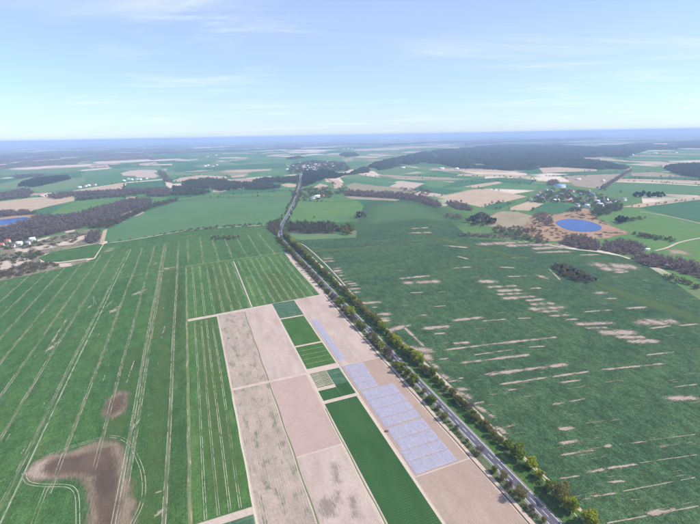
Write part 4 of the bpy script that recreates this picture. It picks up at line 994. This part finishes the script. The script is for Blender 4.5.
def house(p, L, Wd, hw, hr, roof, wall, rz, label, group, name='house', cat='house', chimney=True):
    key = (L, Wd, hw, hr, roof, wall)
    if key not in HM:
        a, b, c_ = house_meshes(L, Wd, hw, hr)
        a.materials.append(WALL[wall]); b.materials.append(ROOF[roof]); c_.materials.append(WALL['brick']); HM[key] = (a, b, c_)
    e = bpy.data.objects.new(name, None); COL.objects.link(e); e.location = (p[0], p[1], .3); e.rotation_euler = (0, 0, rz)
    tag(e, label, cat, group)
    a, b, c_ = HM[key]
    o = bpy.data.objects.new('wall', a); COL.objects.link(o); o.parent = e
    r_ = bpy.data.objects.new('roof', b); COL.objects.link(r_); r_.parent = e
    if chimney:
        q = bpy.data.objects.new('chimney', c_); COL.objects.link(q); q.parent = r_
SIZES = [(11, 8.5, 3.6, 3.6), (13, 9, 5.2, 3.4), (10, 8, 3.2, 4.0), (16, 9, 4.2, 3.6)]
# village by the pond, in the order they stand from left to right
vil = [(60, 235, 'w'), (95, 215, 'g'), (110, 195, 'r'), (130, 230, 'w'), (150, 180, 'w'), (180, 186, 'w'), (172, 236, 'b'), (198, 241, 'W'), (222, 240, 'W'), (240, 207, 'g'), (258, 176, 'b'), (292, 234, 'w'), (300, 186, 'r'), (330, 270, 'w'), (350, 205, 'w'), (372, 250, 'r'), (392, 276, 'W'), (400, 185, 'w'), (420, 205, 'w'), (432, 226, 'g'), (450, 250, 'W'), (455, 166, 'w'), (466, 266, 'W'), (486, 244, 'w'), (503, 240, 'W'), (520, 257, 'w'), (575, 230, 'w'), (602, 236, 'w'), (210, 220, 'g'), (140, 210, 'b'), (318, 222, 'g'), (275, 215, 'b'), (385, 232, 'b'), (480, 222, 'r'), (545, 243, 'b'), (505, 262, 'g')]
vil.sort()
for k, (x, y, t) in enumerate(vil):
    p = G(520 + x / 5.825, 160 + y / 5.825)
    roof, wall = dict(w=('grey', 'white'), W=('white', 'white'), r=('red', 'white'), g=('grey', 'cream'), b=('brown', 'white'))[t]
    rw = dict(w='white house with a grey roof', W='white house with a pale roof', r='red-roofed house', g='cream house with a grey roof', b='brown-roofed house')[t]
    L, Wd, hw, hr = SIZES[k % 4]
    house(p, L, Wd, hw, hr, roof, wall, R(random.choice([20, 25, 110, 115, 60])), f'{rw}, {ordinal(k + 1)} from the left in the village by the pond', 'houses of the pond village')
house(G(559.5, 187.6), 36, 22, 7, 5, 'blue', 'white', R(-8), 'big barn with a pale blue roof at the back of the pond village', None, 'barn', 'barn', False)
house(G(567.5, 201.8), 24, 12, 4, 3.6, 'coral', 'white', R(6), 'long coral-red roofed building at the front of the pond village', None, 'farm_building', 'building', False)
house(G(578, 180), 22, 10, 4, 2.5, 'white', 'white', R(4), 'white barn standing alone behind the pond village', None, 'barn', 'barn', False)
house(G(603, 181.5), 14, 9, 4, 2.5, 'white', 'cream', R(30), 'small pale barn beside the dark line of trees', None, 'barn', 'barn', False)
house(G(646.5, 250.2), 9, 4, 2.2, .8, 'white', 'white', R(10), 'small white shed on the meadow right of the pond', None, 'shed', 'shed', False)
# far town at the end of the road
for k in range(92):
    x = random.gauss(314, 14); y = 167 + random.gauss(0, 2.4) - (x - 314) * .05
    if not (286 < x < 346 and 161.5 < y < 172): continue
    roof = random.choice(['red', 'red', 'white', 'grey', 'brown', 'white']); L, Wd, hw, hr = random.choice(SIZES)
    house(G(x, y), L * 1.5, Wd * 1.4, hw * 1.3, hr, roof, 'white', R(random.uniform(0, 180)), f'{roof}-roofed house in the far town at the end of the road', 'houses of the far town', chimney=False)
def hamlet(pts, where, group, roofs=('white', 'grey', 'red'), big=1.0, name='house'):
    for k, (x, y) in enumerate(sorted(pts)):
        roof = roofs[k % len(roofs)]; L, Wd, hw, hr = SIZES[k % 4]
        house(G(x, y), L * big, Wd * big, hw, hr, roof, 'white', R(random.uniform(-15, 25)), f'{roof}-roofed {name.replace("_", " ")}, {ordinal(k + 1)} from the left {where}', group, name, name.split('_')[-1], chimney=False)
hamlet([(312.5, 198.6), (317, 197.6), (322.5, 197)], 'in the farmstead between road and meadow', 'farmstead buildings', ('grey', 'white', 'red'), 1.5, 'farm_building')
hamlet([(403, 168), (441.5, 169), (456.5, 169)], 'at the near edge of the broad forest', 'barns at the forest edge', ('white',), 2.2, 'barn')
hamlet([(2, 246.5), (8, 243.5), (13, 247), (20, 245.2), (28, 244.6), (33, 241.4)], 'in the settlement at the left edge', 'houses at the left edge', ('red', 'red', 'brown', 'white', 'grey', 'white'), .75)
hamlet([(124, 181.3), (128, 179.4), (132, 180), (136, 179.6), (140.5, 180), (146, 179)], 'in the hamlet above the dark green field', 'houses of the left hamlet', ('white', 'grey'), 1.3)
hamlet([(80, 188), (85, 186.8), (89, 186), (94, 185.4)], 'in the row beside the tan strip at the left', 'houses by the tan strip', ('white', 'red'), 1.3)
hamlet([(632, 155), (640, 156), (648, 155), (655, 153.6), (661, 154.2), (668, 152.5), (676, 153)], 'in the hamlet beyond the right forest', 'houses of the right hamlet', ('white', 'red', 'grey'), 2.0)
hamlet([(472, 149.5), (476, 150.2), (480, 150.6)], 'in the clearing of the broad forest', 'barns in the clearing', ('white',), 3.0, 'barn')
hamlet([(205, 166.5), (208, 165.8), (212, 166.6), (216, 165.3), (207, 156.8), (216, 155.6)], 'in the scattered hamlet left of the town', 'houses of the far left hamlet', ('white', 'grey'), 2.0)
hamlet([(344, 149.2), (348, 148.8), (352, 149)], 'on the plain above the town', 'far white sheds', ('white',), 3.0, 'shed')

# ================================================================== SMALL THINGS ON THE PLOTS
# fleece covers laid over the trial plots
nf = NT('fleece')
c = nf.mix(nf.step(nf.noise(2.2, 5, .7, 3), .25, .75), (.27, .26, .325), (.335, .32, .385))
c = nf.mix(nf.math('MULTIPLY', nf.math('MULTIPLY', nf.stripes(0, 1.5, .4, .95, .1), nf.step(nf.noise(3, 3, .6, 3, 0, 6), .35, .6)), .7), c, (.40, .33, .30))
nf.done(nf.grain(c, .8, .14)); nf.b.inputs['Roughness'].default_value = .7; fleece = nf.m
def cover(u0, u1, v0, v1, label):
    nu, nv = max(3, int((u1 - u0) / .9)), max(3, int((v1 - v0) / .9))
    U, V_ = np.meshgrid(np.linspace(u0, u1, nu + 1), np.linspace(v0, v1, nv + 1), indexing='ij')
    edge = np.minimum(np.minimum(U - u0, u1 - U), np.minimum(V_ - v0, v1 - V_))
    Z = .10 + np.clip(edge, 0, .8) * .14 + np.abs(np.sin(V_ * 2 * math.pi / 3.0)) * .09 * (edge > 0) + rng.random(U.shape) * .04
    jit = (rng.random(U.shape + (2,)) - .5) * .35
    pts = np.array([W(a, b) for a, b in zip((U + jit[..., 0]).ravel(), (V_ + jit[..., 1]).ravel())])
    i, j = np.meshgrid(np.arange(nu), np.arange(nv), indexing='ij'); i = i.ravel(); j = j.ravel(); m = nv + 1
    F = np.stack([i * m + j, i * m + j + 1, (i + 1) * m + j + 1, (i + 1) * m + j], 1)[:, ::-1]
    o = link('fleece_cover', mesh_np('fleece_cover', np.c_[pts, Z.ravel()], F, smooth=True), fleece)
    tag(o, label, 'crop cover', 'pale fleece covers on the trial plots')
cover(317.5, 411, 108.4, 115.8, 'long narrow lilac fleece strip, farthest up the trial ground')
ub = [306, 296, 286, 276.5, 266.5]
for k in range(4): cover(ub[k + 1] + .5, ub[k], 108.6, 127.6 - k * .6, f'short lilac fleece block, {ordinal(k + 1)} below the track across the plots')
ub = [265.5, 251.5, 240, 228.8, 217.8, 205, 194, 184, 173]
for k in range(8): cover(ub[k + 1] + (1.6 if k == 3 else .55), ub[k], 108.7 - (k > 5) * 1.5, 138.4 - .1 * k, f'wide lilac fleece block, {ordinal(k + 1)} of eight counted towards the viewer')
# brown heap beside the covers
p = G(386.6, 431.6)
rg = np.random.default_rng(5); gx, gy = np.meshgrid(np.linspace(-1, 1, 12), np.linspace(-1, 1, 12))
r2 = gx ** 2 + gy ** 2; z = np.clip(1 - r2, 0, 1) ** .7 * .9 + rg.random(r2.shape) * .18 * (r2 < 1)
i, j = np.meshgrid(np.arange(11), np.arange(11)); i = i.ravel(); j = j.ravel()
me = mesh_np('soil_heap', np.c_[(gx * 1.5 + gy * .3).ravel(), (gy * .9).ravel(), z.ravel()], np.stack([j * 12 + i, j * 12 + i + 1, (j + 1) * 12 + i + 1, (j + 1) * 12 + i], 1))
hp = link('soil_heap', me, plain('brown_heap', (.12, .085, .065))); hp.location = (p[0], p[1], .1)
tag(hp, 'small dark brown heap beside the lilac fleece covers', 'heap')
# power pole standing in the left field
p = G(95.0, 304.5)
pole = bpy.data.objects.new('power_pole', None); COL.objects.link(pole); pole.location = (p[0], p[1], .05); pole.rotation_euler = (0, 0, R(15))
tag(pole, 'grey A-frame power pole standing alone in the green left field', 'pole')
conc = plain('concrete_pole', (.38, .40, .42))
for sx_ in (-1, 1):
    V, F = tube_geo((sx_ * 1.5, 0, -.2), (sx_ * .12, 0, 10.6), .2, .13, 8); link('post', mesh_np('post', V, F), conc, pole)
V, F = tube_geo((-.95, 0, 4.2), (.95, 0, 4.2), .09, .09, 6); link('brace', mesh_np('brace', V, F), conc, pole)
V, F = tube_geo((-1.5, 0, 10.1), (1.5, 0, 10.1), .1, .1, 6); arm = link('crossarm', mesh_np('crossarm', V, F), conc, pole)
for x in (-1.4, 0, 1.4):
    V, F = merge_geo([tube_geo((x, 0, 10.15), (x, 0, 10.5), .08, .06, 6), tube_geo((x, 0, 10.3), (x, 0, 10.38), .13, .13, 6)])
    link('insulator', mesh_np('insulator', V, F), WALL['brick'], arm)

# ================================================================== HAZE
hz = NT('haze_air')
vol = hz.t.nodes.new('ShaderNodeVolumePrincipled')
vol.inputs['Color'].default_value = (.52, .67, .97, 1)
vol.inputs['Density'].default_value = 1.25e-4
vol.inputs['Anisotropy'].default_value = 0.0
for l in list(hz.out.inputs['Surface'].links): hz.t.links.remove(l)
hz.t.nodes.remove(hz.b)
hz.link(vol.outputs[0], hz.out.inputs['Volume'])
B_ = 81000
V = [(x, y, z_) for z_ in (-1.0, 215.0) for x, y in ((-B_, -B_), (B_, -B_), (B_, B_), (-B_, B_))]
hb = link('haze', mesh_np('haze', V, [(0, 3, 2, 1), (4, 5, 6, 7), (0, 1, 5, 4), (1, 2, 6, 5), (2, 3, 7, 6), (3, 0, 4, 7)]), hz.m)
tag(hb, kind='stuff')
# scattered trees and bushes along the borders of the farther fields: one loose mass
bp_ = []
for nm_, mt_, poly_ in F2:
    ys = [p_[1] for p_ in poly_]
    if min(ys) < 158 or max(ys) > 235: continue
    Pw = PX(*poly_); Pw = Pw + [Pw[0]]
    for a, b in zip(Pw[:-1], Pw[1:]):
        if random.random() < .42:
            for q in densify([a, b], 9):
                if random.random() < .38 and q[1] < 5000: bp_.append((q[0] + random.gauss(0, 3), q[1] + random.gauss(0, 3)))
Vs, Fs, Ts, k = [], [], [], 0
for p_ in bp_:
    V, F = TEMPL[1][rng.integers(5)]; hh = rng.uniform(3, 9); w_ = hh * rng.uniform(.8, 1.2)
    Vs.append(np.c_[V[:, 0] * w_ + p_[0], V[:, 1] * w_ + p_[1], V[:, 2] * hh]); Fs.append(F + k); Ts.append(np.full(len(V), rng.random())); k += len(V)
tag(link('field_border_trees', mesh_np('field_border_trees', np.concatenate(Vs), np.concatenate(Fs), {'tint': np.concatenate(Ts)}), WM['mixed']), 'loose trees and bushes along the borders of the far fields', None, None, 'stuff')
print('wood triangles', NTRI[0], 'objects', len(bpy.data.objects))
